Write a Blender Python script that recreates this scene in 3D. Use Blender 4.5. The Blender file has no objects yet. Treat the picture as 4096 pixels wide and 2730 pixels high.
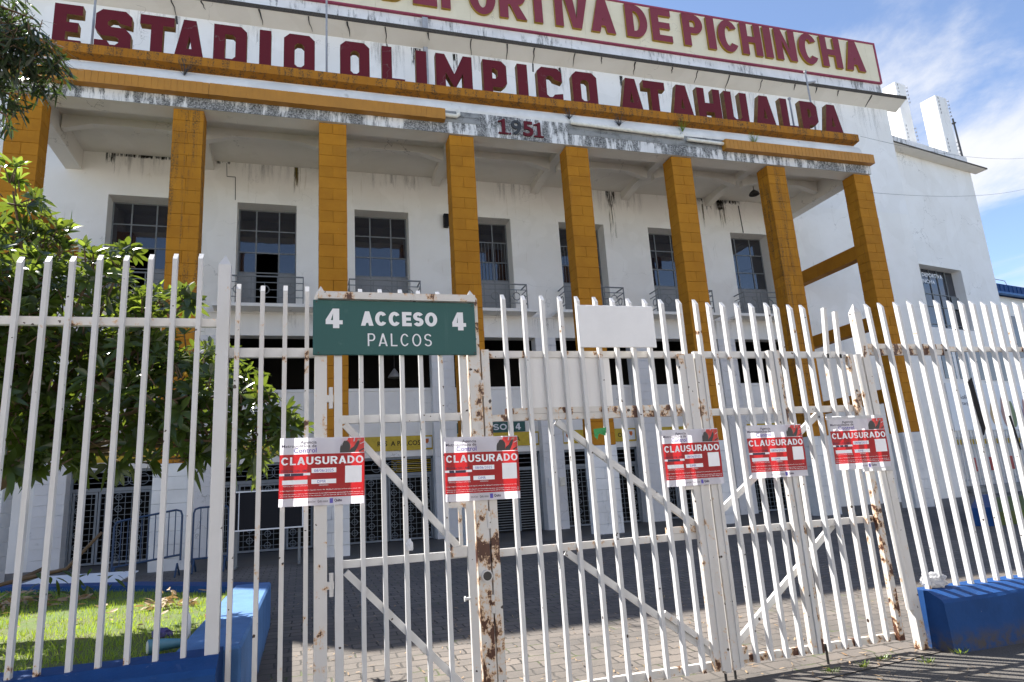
import bpy, bmesh, math, random
from mathutils import Vector, Matrix, noise as mnoise
C = bpy.context
scene = C.scene
COL = scene.collection
R = math.radians

# ------------------------------------------------------------------ camera
cam_d = bpy.data.cameras.new('camera')
cam = bpy.data.objects.new('camera', cam_d)
COL.objects.link(cam)
cam_d.sensor_width = 36.0
cam_d.lens = 23.756
cam_d.clip_start = 0.05
cam_d.clip_end = 3000
H = 1.56
yaw, pit, rol = R(17.41266), R(12.90372), R(-3.64071)
fwd = Vector((math.sin(yaw) * math.cos(pit), math.cos(yaw) * math.cos(pit), math.sin(pit)))
r0 = Vector((math.cos(yaw), -math.sin(yaw), 0))
u0 = r0.cross(fwd)
rt = math.cos(rol) * r0 + math.sin(rol) * u0
up = -math.sin(rol) * r0 + math.cos(rol) * u0
mw = Matrix(((rt.x, up.x, -fwd.x, 0), (rt.y, up.y, -fwd.y, 0), (rt.z, up.z, -fwd.z, H), (0, 0, 0, 1)))
cam.matrix_world = mw
scene.camera = cam

# ------------------------------------------------------------------ sun, sky, exposure
SUN_AZ = (-0.63, 0.777)          # horizontal direction towards the sun (behind the building, from the left)
SUN_EL = R(49.6)
sd = Vector((SUN_AZ[0] * math.cos(SUN_EL), SUN_AZ[1] * math.cos(SUN_EL), math.sin(SUN_EL)))
sun_d = bpy.data.lights.new('sun', 'SUN')
sun_d.energy = 4.9
sun_d.angle = R(0.5)
sun_d.color = (1.0, 0.955, 0.885)
sun = bpy.data.objects.new('sun', sun_d)
sun.rotation_euler = sd.to_track_quat('Z', 'Y').to_euler()
COL.objects.link(sun)
scene.view_settings.view_transform = 'Standard'
scene.view_settings.look = 'None'
scene.view_settings.exposure = 1.58
scene.view_settings.gamma = 1.0
scene.view_settings.use_curve_mapping = False


class NT:
    """small helper round a node tree"""
    def __init__(s, tree):
        s.t = tree
        s.n = tree.nodes
        s.l = tree.links

    def add(s, kind, **kw):
        n = s.n.new(kind)
        for k, v in kw.items():
            setattr(n, k, v)
        return n

    def link(s, a, b):
        s.l.new(a, b)

    def val(s, sock, v):
        if hasattr(v, 'is_linked') or isinstance(v, bpy.types.NodeSocket):
            s.l.new(v, sock)
        else:
            sock.default_value = v

    def math(s, op, a, b=0.0, clamp=False):
        n = s.add('ShaderNodeMath', operation=op, use_clamp=clamp)
        s.val(n.inputs[0], a)
        s.val(n.inputs[1], b)
        return n.outputs[0]

    def mix(s, f, a, b, mode='MIX'):
        n = s.add('ShaderNodeMix', data_type='RGBA', blend_type=mode)
        s.val(n.inputs[0], f)
        s.val(n.inputs[6], a if not isinstance(a, tuple) else (*a[:3], 1))
        s.val(n.inputs[7], b if not isinstance(b, tuple) else (*b[:3], 1))
        return n.outputs[2]

    def pos(s, scale=(1, 1, 1), loc=(0, 0, 0)):
        g = s.add('ShaderNodeNewGeometry')
        m = s.add('ShaderNodeMapping')
        m.inputs['Scale'].default_value = scale
        m.inputs['Location'].default_value = loc
        s.link(g.outputs['Position'], m.inputs['Vector'])
        return m.outputs[0]

    def noise(s, vec, scale, detail=6, rough=0.6, dist=0.0):
        n = s.add('ShaderNodeTexNoise')
        s.link(vec, n.inputs['Vector'])
        n.inputs['Scale'].default_value = scale
        n.inputs['Detail'].default_value = detail
        n.inputs['Roughness'].default_value = rough
        n.inputs['Distortion'].default_value = dist
        return n.outputs['Fac']

    def ramp(s, f, lo, hi):
        n = s.add('ShaderNodeMapRange', interpolation_type='SMOOTHSTEP')
        s.link(f, n.inputs[0])
        n.inputs[1].default_value = lo
        n.inputs[2].default_value = hi
        n.inputs[3].default_value = 0
        n.inputs[4].default_value = 1
        return n.outputs[0]


world = bpy.data.worlds.new('World')
scene.world = world
world.use_nodes = True
w = NT(world.node_tree)
w.n.clear()
sky = w.add('ShaderNodeTexSky', sky_type='NISHITA')
sky.sun_disc = False
sky.sun_elevation = SUN_EL
sky.sun_rotation = math.atan2(SUN_AZ[0], SUN_AZ[1])
sky.altitude = 2800
sky.air_density = 1.0
sky.dust_density = 0.25
sky.ozone_density = 2.4
bg = w.add('ShaderNodeBackground')
bg.inputs['Strength'].default_value = 0.098
hs = w.add('ShaderNodeHueSaturation')
hs.inputs['Saturation'].default_value = 0.92
w.link(sky.outputs[0], hs.inputs['Color'])
w.link(hs.outputs[0], bg.inputs['Color'])
tc = w.add('ShaderNodeTexCoord')
sep = w.add('ShaderNodeSeparateXYZ')
w.link(tc.outputs['Generated'], sep.inputs[0])
zz = w.math('ADD', w.math('MAXIMUM', sep.outputs[2], 0.0), 0.18)
px = w.math('DIVIDE', sep.outputs[0], zz)
py = w.math('DIVIDE', sep.outputs[1], zz)
comb = w.add('ShaderNodeCombineXYZ')
w.link(px, comb.inputs[0])
w.link(py, comb.inputs[1])
mp = w.add('ShaderNodeMapping')
mp.inputs['Scale'].default_value = (1.25, 0.8, 1)
mp.inputs['Rotation'].default_value = (0, 0, R(35))
mp.inputs['Location'].default_value = (0.35, 0.2, 0)
w.link(comb.outputs[0], mp.inputs[0])
n1 = w.noise(mp.outputs[0], 1.5, 10, 0.60, 0.35)
n2 = w.noise(mp.outputs[0], 0.55, 3, 0.5)
cl = w.math('ADD', w.math('MULTIPLY', n1, 0.72), w.math('MULTIPLY', n2, 0.42))
low = w.math('SUBTRACT', 0.46, sep.outputs[2])
cl = w.math('ADD', cl, w.math('MULTIPLY', w.math('MAXIMUM', low, -0.25), 0.42))
mask = w.ramp(cl, 0.53, 0.69)
front = w.ramp(w.math('ADD', sep.outputs[1], w.math('MULTIPLY', sep.outputs[0], 0.5)), -0.1, 0.5)
mask = w.math('MULTIPLY', mask, front)
cbg = w.add('ShaderNodeBackground')
cbg.inputs['Color'].default_value = (0.97, 0.975, 1.0, 1)
cbg.inputs['Strength'].default_value = 0.36
ms = w.add('ShaderNodeMixShader')
w.link(w.math('MULTIPLY', mask, 0.92), ms.inputs[0])
w.link(bg.outputs[0], ms.inputs[1])
w.link(cbg.outputs[0], ms.inputs[2])
wo = w.add('ShaderNodeOutputWorld')
w.link(ms.outputs[0], wo.inputs[0])


# ------------------------------------------------------------------ materials
def mat(name):
    m = bpy.data.materials.new(name)
    m.use_nodes = True
    k = NT(m.node_tree)
    b = k.n['Principled BSDF']
    return m, k, b


def bump(k, b, h, strength=0.3, dist=0.02):
    n = k.add('ShaderNodeBump')
    n.inputs['Strength'].default_value = strength
    n.inputs['Distance'].default_value = dist
    k.link(h, n.inputs['Height'])
    k.link(n.outputs[0], b.inputs['Normal'])


def plain(name, col, rough=0.6, metal=0.0, var=0.12, scale=8.0):
    m, k, b = mat(name)
    p = k.pos()
    f = k.noise(p, scale, 5)
    c = k.mix(k.ramp(f, 0.25, 0.75), tuple(x * (1 - var) for x in col), tuple(min(1, x * (1 + var)) for x in col))
    k.link(c, b.inputs['Base Color'])
    b.inputs['Roughness'].default_value = rough
    b.inputs['Metallic'].default_value = metal
    return m


def plaster(name, col, dirt=(0.36, 0.32, 0.26), amount=0.35, streak=0.3, rough=0.85, spots=0.5, lo=0.60):
    m, k, b = mat(name)
    p = k.pos()
    big = k.noise(p, 0.7, 7, 0.62)
    c = k.mix(k.ramp(big, 0.3, 0.75), col, tuple(x * y for x, y in zip(col, (0.94, 0.93, 0.915))))
    c = k.mix(k.math('MULTIPLY', k.ramp(k.noise(p, 2.6, 9, 0.72), lo, lo + 0.16), amount), c, dirt)
    ps = k.pos((2.6, 2.6, 0.16))
    c = k.mix(k.math('MULTIPLY', k.ramp(k.noise(ps, 2.2, 6, 0.7), 0.60, 0.74), streak), c, dirt)
    pt = k.ramp(k.noise(k.pos((1, 1, 1), (4, 9, 2)), 0.55, 2, 0.4, 0.6), 0.50, 0.53)
    c = k.mix(k.math('MULTIPLY', pt, 0.5), c, k.mix(1.0, c, (0.93, 0.925, 0.915), 'MULTIPLY'))
    vo = k.add('ShaderNodeTexVoronoi', feature='DISTANCE_TO_EDGE')
    vo.inputs['Scale'].default_value = 0.42
    wv = k.add('ShaderNodeVectorMath', operation='MULTIPLY_ADD')
    wn = k.add('ShaderNodeTexNoise')
    wn.inputs['Scale'].default_value = 1.8
    wn.inputs['Detail'].default_value = 6
    k.link(p, wn.inputs['Vector'])
    wv.inputs[1].default_value = (1.3, 1.3, 1.3)
    k.link(wn.outputs['Color'], wv.inputs[0])
    k.link(p, wv.inputs[2])
    k.link(wv.outputs[0], vo.inputs['Vector'])
    ck = k.math('SUBTRACT', 1.0, k.ramp(vo.outputs['Distance'], 0.001, 0.006))
    ck = k.math('MULTIPLY', ck, k.ramp(k.noise(k.pos((1, 1, 1), (8, 1, 5)), 0.45, 3), 0.50, 0.62))
    c = k.mix(k.math('MULTIPLY', ck, 0.5 * min(1, amount * 3)), c, (0.16, 0.14, 0.12))
    sp = k.noise(p, 7.0, 8, 0.75)
    c = k.mix(k.math('MULTIPLY', k.ramp(sp, 0.69, 0.73), spots), c, (0.12, 0.10, 0.08))
    k.link(c, b.inputs['Base Color'])
    b.inputs['Roughness'].default_value = rough
    b.inputs['Specular IOR Level'].default_value = 0.25
    bump(k, b, k.noise(p, 22, 6, 0.7), 0.25, 0.006)
    return m


def moldy(name, col, lo=0.47, hi=0.60, mold=(0.045, 0.045, 0.043), sx=3.0, sz=0.55):
    """old white paint with black mould streaks that run down"""
    m, k, b = mat(name)
    ps = k.pos((sx, sx, sz))
    p = k.pos()
    a = k.noise(ps, 2.4, 9, 0.72)
    d = k.noise(p, 0.75, 4, 0.6)
    f = k.math('ADD', k.math('MULTIPLY', a, 0.62), k.math('MULTIPLY', d, 0.42))
    mask = k.ramp(f, lo, hi)
    fine = k.ramp(k.noise(p, 26, 5, 0.8), 0.32, 0.62)
    mask = k.math('MULTIPLY', mask, k.math('ADD', 0.35, k.math('MULTIPLY', fine, 0.65)))
    c = k.mix(k.ramp(k.noise(p, 1.1, 6), 0.3, 0.7), col, tuple(x * 0.82 for x in col))
    c = k.mix(mask, c, mold)
    k.link(c, b.inputs['Base Color'])
    b.inputs['Roughness'].default_value = 0.9
    bump(k, b, k.noise(p, 18, 6, 0.7), 0.35, 0.01)
    return m


def ochre(name, col=(0.44, 0.186, 0.013), grime=0.5, lo=0.57):
    m, k, b = mat(name)
    p = k.pos()
    c = k.mix(k.ramp(k.noise(p, 1.6, 7, 0.65), 0.3, 0.72), col, tuple(x * y for x, y in zip(col, (0.84, 0.80, 0.78))))
    tn = k.add('ShaderNodeAttribute', attribute_name='tone')
    tv = k.math('ADD', 0.92, k.math('MULTIPLY', tn.outputs['Fac'], 0.13))
    c = k.mix(1.0, c, tv, 'MULTIPLY')
    ps = k.pos((3.2, 3.2, 0.22), (5, 2, 1))
    g = k.math('MULTIPLY', k.ramp(k.noise(ps, 1.7, 7, 0.72), lo, lo + 0.13), k.ramp(k.noise(p, 24, 4, 0.8), 0.42, 0.6))
    c = k.mix(k.math('MULTIPLY', g, grime), c, (0.055, 0.045, 0.03))
    ch = k.ramp(k.noise(k.pos((1, 1, 1), (9, 3, 4)), 10, 7, 0.75), 0.685, 0.70)
    c = k.mix(ch, c, (0.62, 0.58, 0.52))
    k.link(c, b.inputs['Base Color'])
    b.inputs['Roughness'].default_value = 0.75
    b.inputs['Specular IOR Level'].default_value = 0.2
    bump(k, b, k.noise(p, 16, 7, 0.75), 0.35, 0.008)
    return m


def steel_paint(name, rust=0.66, col=(0.59, 0.59, 0.59), chip=0.85, halo=0.07):
    m, k, b = mat(name)
    p = k.pos()
    c = k.mix(k.ramp(k.noise(p, 3.0, 6), 0.3, 0.75), col, tuple(x * y for x, y in zip(col, (0.93, 0.92, 0.90))))
    # grey scuffs
    sc = k.math('MULTIPLY', k.ramp(k.noise(k.pos((1, 1, 0.4), (3, 1, 7)), 9, 8, 0.75), 0.60, 0.72), 0.4)
    c = k.mix(sc, c, (0.40, 0.38, 0.35))
    at_ = k.add('ShaderNodeAttribute', attribute_name='wear')
    f = k.noise(k.pos((1, 1, 0.75), (1.7, 4.1, 0.3)), 11.0, 9, 0.70)
    f = k.math('ADD', f, k.math('MULTIPLY', at_.outputs['Fac'], 0.27))
    c = k.mix(k.math('MULTIPLY', k.ramp(f, rust - halo, rust + 0.01), 0.8), c, (0.58, 0.33, 0.13))
    mask = k.ramp(f, rust, rust + 0.025)
    c = k.mix(mask, c, (0.075, 0.026, 0.013))
    v = k.add('ShaderNodeTexVoronoi')
    v.inputs['Scale'].default_value = 17
    v.inputs['Randomness'].default_value = 1
    k.link(p, v.inputs['Vector'])
    dots = k.math('LESS_THAN', v.outputs['Distance'], k.math('MULTIPLY', k.ramp(k.noise(p, 11, 3), 0.50, 0.72), 0.30 * chip))
    c = k.mix(dots, c, (0.045, 0.028, 0.022))
    k.link(c, b.inputs['Base Color'])
    b.inputs['Roughness'].default_value = 0.42
    bump(k, b, k.math('ADD', k.noise(p, 40, 4), mask), 0.2, 0.004)
    return m


def blue_paint(name, col=(0.045, 0.155, 0.42)):
    m, k, b = mat(name)
    p = k.pos()
    c = k.mix(k.ramp(k.noise(p, 3.0, 7, 0.65), 0.3, 0.75), col, tuple(x * 0.72 for x in col))
    c = k.mix(k.math('MULTIPLY', k.ramp(k.noise(p, 9, 8, 0.75), 0.64, 0.70), 0.6), c, (0.30, 0.30, 0.31))
    sp = k.add('ShaderNodeSeparateXYZ')
    k.link(p, sp.inputs[0])
    foot = k.math('SUBTRACT', 1.0, k.ramp(sp.outputs[2], 0.02, 0.22))
    c = k.mix(k.math('MULTIPLY', foot, k.ramp(k.noise(p, 7, 7, 0.7), 0.38, 0.6)), c, (0.075, 0.065, 0.055))
    k.link(c, b.inputs['Base Color'])
    b.inputs['Roughness'].default_value = 0.65
    b.inputs['Specular IOR Level'].default_value = 0.2
    bump(k, b, k.noise(p, 30, 6, 0.75), 0.5, 0.008)
    return m


def flat(name, col, rough=0.6):
    m, k, b = mat(name)
    b.inputs['Base Color'].default_value = (*col, 1)
    b.inputs['Roughness'].default_value = rough
    return m


def sheer(name, col, trans=0.35):
    """printed paper: some of the sun behind it comes through"""
    m, k, b = mat(name)
    b.inputs['Base Color'].default_value = (*col, 1)
    b.inputs['Roughness'].default_value = 0.35
    t = k.add('ShaderNodeBsdfTranslucent')
    t.inputs['Color'].default_value = (*col, 1)
    mx = k.add('ShaderNodeMixShader')
    mx.inputs[0].default_value = trans
    k.link(b.outputs[0], mx.inputs[1])
    k.link(t.outputs[0], mx.inputs[2])
    k.link(mx.outputs[0], k.n['Material Output'].inputs['Surface'])
    return m


def leaf_mat(name, c1, c2, trans=(0.30, 0.42, 0.04), tf=0.42, rough=0.32, scale=3.0):
    m, k, b = mat(name)
    p = k.pos()
    f = k.noise(p, scale, 4)
    c = k.mix(k.ramp(f, 0.3, 0.7), c1, c2)
    k.link(c, b.inputs['Base Color'])
    b.inputs['Roughness'].default_value = rough
    t = k.add('ShaderNodeBsdfTranslucent')
    t.inputs['Color'].default_value = (*trans, 1)
    mx = k.add('ShaderNodeMixShader')
    mx.inputs[0].default_value = tf
    k.link(b.outputs[0], mx.inputs[1])
    k.link(t.outputs[0], mx.inputs[2])
    k.link(mx.outputs[0], k.n['Material Output'].inputs['Surface'])
    return m


def glass_mat(name, col=(0.010, 0.011, 0.012), rough=0.03, ior=1.6):
    m, k, b = mat(name)
    b.inputs['Base Color'].default_value = (*col, 1)
    b.inputs['Roughness'].default_value = rough
    b.inputs['IOR'].default_value = ior
    n = k.noise(k.pos(), 0.9, 2)
    bump(k, b, n, 0.08, 0.05)
    return m


WHITE = plaster('white_plaster', (0.85, 0.83, 0.80))
HOUSEA = plaster('pale_house_plaster', (0.80, 0.775, 0.74))
HOUSEB = plaster('grey_house_plaster', (0.76, 0.74, 0.71))
CEIL = plaster('ceiling_plaster', (0.80, 0.765, 0.70), (0.25, 0.20, 0.14), 0.4, 0.0, spots=0.55, lo=0.66)
PORCH = plaster('porch_plaster', (0.86, 0.835, 0.79), (0.36, 0.30, 0.18), 0.22, 0.45)
BLOCKW = plaster('white_block_paint', (0.76, 0.75, 0.75), (0.16, 0.15, 0.14), 0.5, 0.25)
PLINTHW = moldy('stained_white_block', (0.76, 0.75, 0.73), 0.60, 0.72)
FASCIA = moldy('mouldy_white_fascia', (0.78, 0.76, 0.73), 0.45, 0.54, sx=2.2, sz=0.35)
BAND = moldy('mouldy_white_band', (0.78, 0.76, 0.74), 0.53, 0.66)
EDGE = moldy('mouldy_slab_edge', (0.15, 0.125, 0.10), 0.20, 0.48, (0.03, 0.024, 0.018), 1.2, 1.5)
ROUND = moldy('old_white_cornice', (0.78, 0.75, 0.70), 0.60, 0.74, (0.30, 0.28, 0.25), 1.2, 1.2)
GREYBLOCK = moldy('bare_grey_block', (0.30, 0.30, 0.29), 0.50, 0.66, (0.05, 0.05, 0.048), 0.7, 2.0)
OCHRE = ochre('ochre_block_paint')
OCHRE_DIRTY = ochre('stained_ochre_block_paint', grime=0.95, lo=0.47)
LEDGE = ochre('ochre_ledge_paint', (0.41, 0.168, 0.016), 0.95, 0.44)
GUTTER = plain('ochre_gutter_metal', (0.43, 0.185, 0.014), 0.5, var=0.08, scale=2)
MAROON = plaster('maroon_letter_paint', (0.118, 0.008, 0.013), (0.30, 0.22, 0.20), 0.5, 0.0, 0.55, 0.0, 0.66)
LSIDE = plain('ochre_letter_side', (0.26, 0.145, 0.045), 0.8, var=0.3, scale=6)
PINKRED = plaster('faded_red_letter_paint', (0.225, 0.042, 0.058), (0.40, 0.20, 0.2), 0.25, 0.0, 0.6, 0.0)
YSIDE = plain('yellow_letter_side', (0.38, 0.23, 0.015), 0.6)
CREAM = plaster('cream_sign_paint', (0.76, 0.68, 0.50), (0.42, 0.38, 0.32), 0.5, 0.25, 0.6, 0.4, 0.64)
REDLINE = plain('red_sign_border', (0.28, 0.035, 0.07), 0.6)
FENCE = steel_paint('white_steel_paint', 0.715, halo=0.04)
RUSTY = steel_paint('rusty_white_steel', 0.580, (0.60, 0.58, 0.55), 1.0, 0.06)
WORN = steel_paint('worn_white_steel', 0.655, (0.60, 0.585, 0.565), 0.95, 0.06)
BLUE = blue_paint('blue_wall_paint', (0.010, 0.058, 0.20))
BLUELIGHT = blue_paint('light_blue_kerb_paint', (0.085, 0.20, 0.43))
FRAME = plain('grey_window_steel', (0.17, 0.18, 0.185), 0.5)
GATEGREY = plain('grey_grille_steel', (0.20, 0.225, 0.25), 0.5)
PANELG = plain('grey_door_panel', (0.22, 0.225, 0.23), 0.5, var=0.06)
GLASS = glass_mat('window_glass', (0.009, 0.011, 0.020), 0.03, 1.95)
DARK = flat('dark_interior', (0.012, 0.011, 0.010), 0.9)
GREEN = plaster('green_sign_paint', (0.028, 0.10, 0.095), (0.12, 0.20, 0.19), 0.5, 0.25, 0.45, 0.0, 0.58)
SIGNWHITE = flat('sign_white', (0.72, 0.73, 0.75), 0.5)
YELLOWSIGN = plain('yellow_sign_paint', (0.52, 0.36, 0.012), 0.5)
BLACKP = flat('black_paint', (0.006, 0.006, 0.009), 0.9)
PVC = plain('pvc_pipe', (0.74, 0.70, 0.60), 0.4)
BARRIER = plain('dark_blue_barrier_paint', (0.022, 0.05, 0.11), 0.5)
CRESTRED = flat('crest_red', (0.5, 0.12, 0.02))
DARKMETAL = plain('dark_metal', (0.035, 0.033, 0.032), 0.5)
GREYM = plain('grey_metal', (0.33, 0.33, 0.34), 0.45)
BARK = plaster('bark', (0.14, 0.095, 0.06), (0.05, 0.035, 0.025), 0.6, 0.0)
PAPER = sheer('notice_paper', (0.80, 0.79, 0.86), 0.5)
REDP = sheer('notice_red', (0.47, 0.012, 0.017), 0.42)
REDP2 = sheer('notice_lighter_red', (0.70, 0.055, 0.05), 0.34)
INK = flat('notice_ink', (0.035, 0.025, 0.06), 0.5)
VIOLET = flat('notice_violet', (0.10, 0.085, 0.40), 0.5)
PWHITE = flat('notice_white', (0.86, 0.86, 0.88), 0.5)
HAIR = flat('notice_photo_dark', (0.022, 0.018, 0.02), 0.4)
SKIN = flat('notice_photo_skin', (0.42, 0.20, 0.15), 0.5)
CLEAR = sheer('clear_tape', (0.75, 0.76, 0.78), 0.6)
LEAF = leaf_mat('loquat_leaf', (0.018, 0.032, 0.010), (0.046, 0.072, 0.018), (0.23, 0.31, 0.03), 0.27, 0.24)
LEAFY = leaf_mat('young_loquat_leaf', (0.05, 0.09, 0.018), (0.10, 0.15, 0.03), (0.34, 0.44, 0.05), 0.42, 0.33)
LEAFD = leaf_mat('dark_narrow_leaf', (0.016, 0.028, 0.014), (0.032, 0.048, 0.020), (0.10, 0.16, 0.03), 0.22, 0.3)
GRASS = leaf_mat('lawn_blade', (0.10, 0.18, 0.018), (0.20, 0.29, 0.028), (0.45, 0.58, 0.04), 0.4, 0.5, 1.5)
DRYLEAF = leaf_mat('dry_leaf', (0.26, 0.15, 0.07), (0.42, 0.32, 0.20), (0.4, 0.25, 0.1), 0.25, 0.6, 9.0)
FRUIT = flat('ripe_fruit', (0.62, 0.33, 0.02), 0.4)
PLASTIC = sheer('white_plastic_film', (0.82, 0.83, 0.85), 0.45)
BAGFILM = sheer('grey_white_bag_film', (0.60, 0.60, 0.61), 0.5)
CONCRETE = plaster('tile_paving', (0.095, 0.09, 0.087), (0.05, 0.046, 0.043), 0.4, 0.0, 0.6, 0.1)


def paver_mat():
    m, k, b = mat('concrete_pavers')
    p = k.pos()
    wob = k.add('ShaderNodeTexNoise')
    wob.inputs['Scale'].default_value = 7
    wob.inputs['Detail'].default_value = 3
    k.link(p, wob.inputs['Vector'])
    vm = k.add('ShaderNodeVectorMath', operation='MULTIPLY_ADD')
    vm.inputs[1].default_value = (0.05, 0.05, 0.05)
    k.link(wob.outputs['Color'], vm.inputs[0])
    k.link(p, vm.inputs[2])
    br = k.add('ShaderNodeTexBrick')
    br.offset = 0.5
    br.inputs['Scale'].default_value = 1
    br.inputs['Brick Width'].default_value = 0.265
    br.inputs['Row Height'].default_value = 0.205
    br.inputs['Mortar Size'].default_value = 0.0105
    br.inputs['Mortar Smooth'].default_value = 0.35
    br.inputs['Color1'].default_value = (0.172, 0.145, 0.123, 1)
    br.inputs['Color2'].default_value = (0.122, 0.105, 0.092, 1)
    br.inputs['Mortar'].default_value = (0.022, 0.019, 0.015, 1)
    k.link(vm.outputs[0], br.inputs['Vector'])
    big = k.noise(p, 0.9, 7, 0.65)
    c = k.mix(k.ramp(big, 0.35, 0.72), br.outputs['Color'], (0.080, 0.072, 0.065))
    c2 = k.mix(k.math('MULTIPLY', k.ramp(k.noise(p, 60, 4, 0.8), 0.45, 0.7), 0.4), c, (0.07, 0.064, 0.06))
    moss = k.math('MULTIPLY', br.outputs['Fac'], k.ramp(k.noise(p, 2.2, 5), 0.56, 0.64))
    c2 = k.mix(k.math('MULTIPLY', moss, 0.7), c2, (0.07, 0.10, 0.02))
    k.link(c2, b.inputs['Base Color'])
    b.inputs['Roughness'].default_value = 0.88
    hgt = k.math('ADD', k.math('MULTIPLY', br.outputs['Fac'], -1.0), k.math('MULTIPLY', k.noise(p, 70, 3, 0.7), 0.25))
    bump(k, b, hgt, 0.75, 0.012)
    return m


def asphalt_mat():
    m, k, b = mat('asphalt')
    p = k.pos()
    c = k.mix(k.ramp(k.noise(p, 90, 3, 0.8), 0.35, 0.7), (0.04, 0.037, 0.035), (0.15, 0.138, 0.126))
    c = k.mix(k.math('MULTIPLY', k.ramp(k.noise(p, 1.5, 6), 0.35, 0.7), 0.6), c, (0.085, 0.075, 0.062))
    k.link(c, b.inputs['Base Color'])
    b.inputs['Roughness'].default_value = 0.9
    bump(k, b, k.noise(p, 120, 3, 0.8), 0.8, 0.008)
    return m


def soil_mat():
    m, k, b = mat('lawn_soil')
    p = k.pos()
    c = k.mix(k.ramp(k.noise(p, 2.5, 6), 0.35, 0.65), (0.075, 0.13, 0.018), (0.10, 0.095, 0.04))
    c = k.mix(k.ramp(k.noise(p, 35, 4), 0.4, 0.7), c, (0.12, 0.17, 0.03))
    k.link(c, b.inputs['Base Color'])
    b.inputs['Roughness'].default_value = 0.95
    bump(k, b, k.noise(p, 40, 4), 0.9, 0.03)
    return m


PAVER, ASPHALT, SOIL = paver_mat(), asphalt_mat(), soil_mat()

# ------------------------------------------------------------------ building blocks
OFF = {}


def tag(o, label=None, cat=None, group=None, kind=None):
    if label:
        o['label'] = label
    if cat:
        o['category'] = cat
    if group:
        o['group'] = group
    if kind:
        o['kind'] = kind
    return o


def thing(name, label, cat, loc=(0, 0, 0), group=None):
    o = bpy.data.objects.new(name, None)
    o.empty_display_size = 0.2
    COL.objects.link(o)
    o.location = loc
    OFF[o.name] = Vector(loc)
    return tag(o, label, cat, group)


def link_mesh(name, me, parent=None):
    o = bpy.data.objects.new(name, me)
    COL.objects.link(o)
    if parent is not None:
        off = OFF[parent.name]
        me.transform(Matrix.Translation(-off))
        o.parent = parent
        OFF[o.name] = off
    else:
        OFF[o.name] = Vector((0, 0, 0))
    return o


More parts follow.
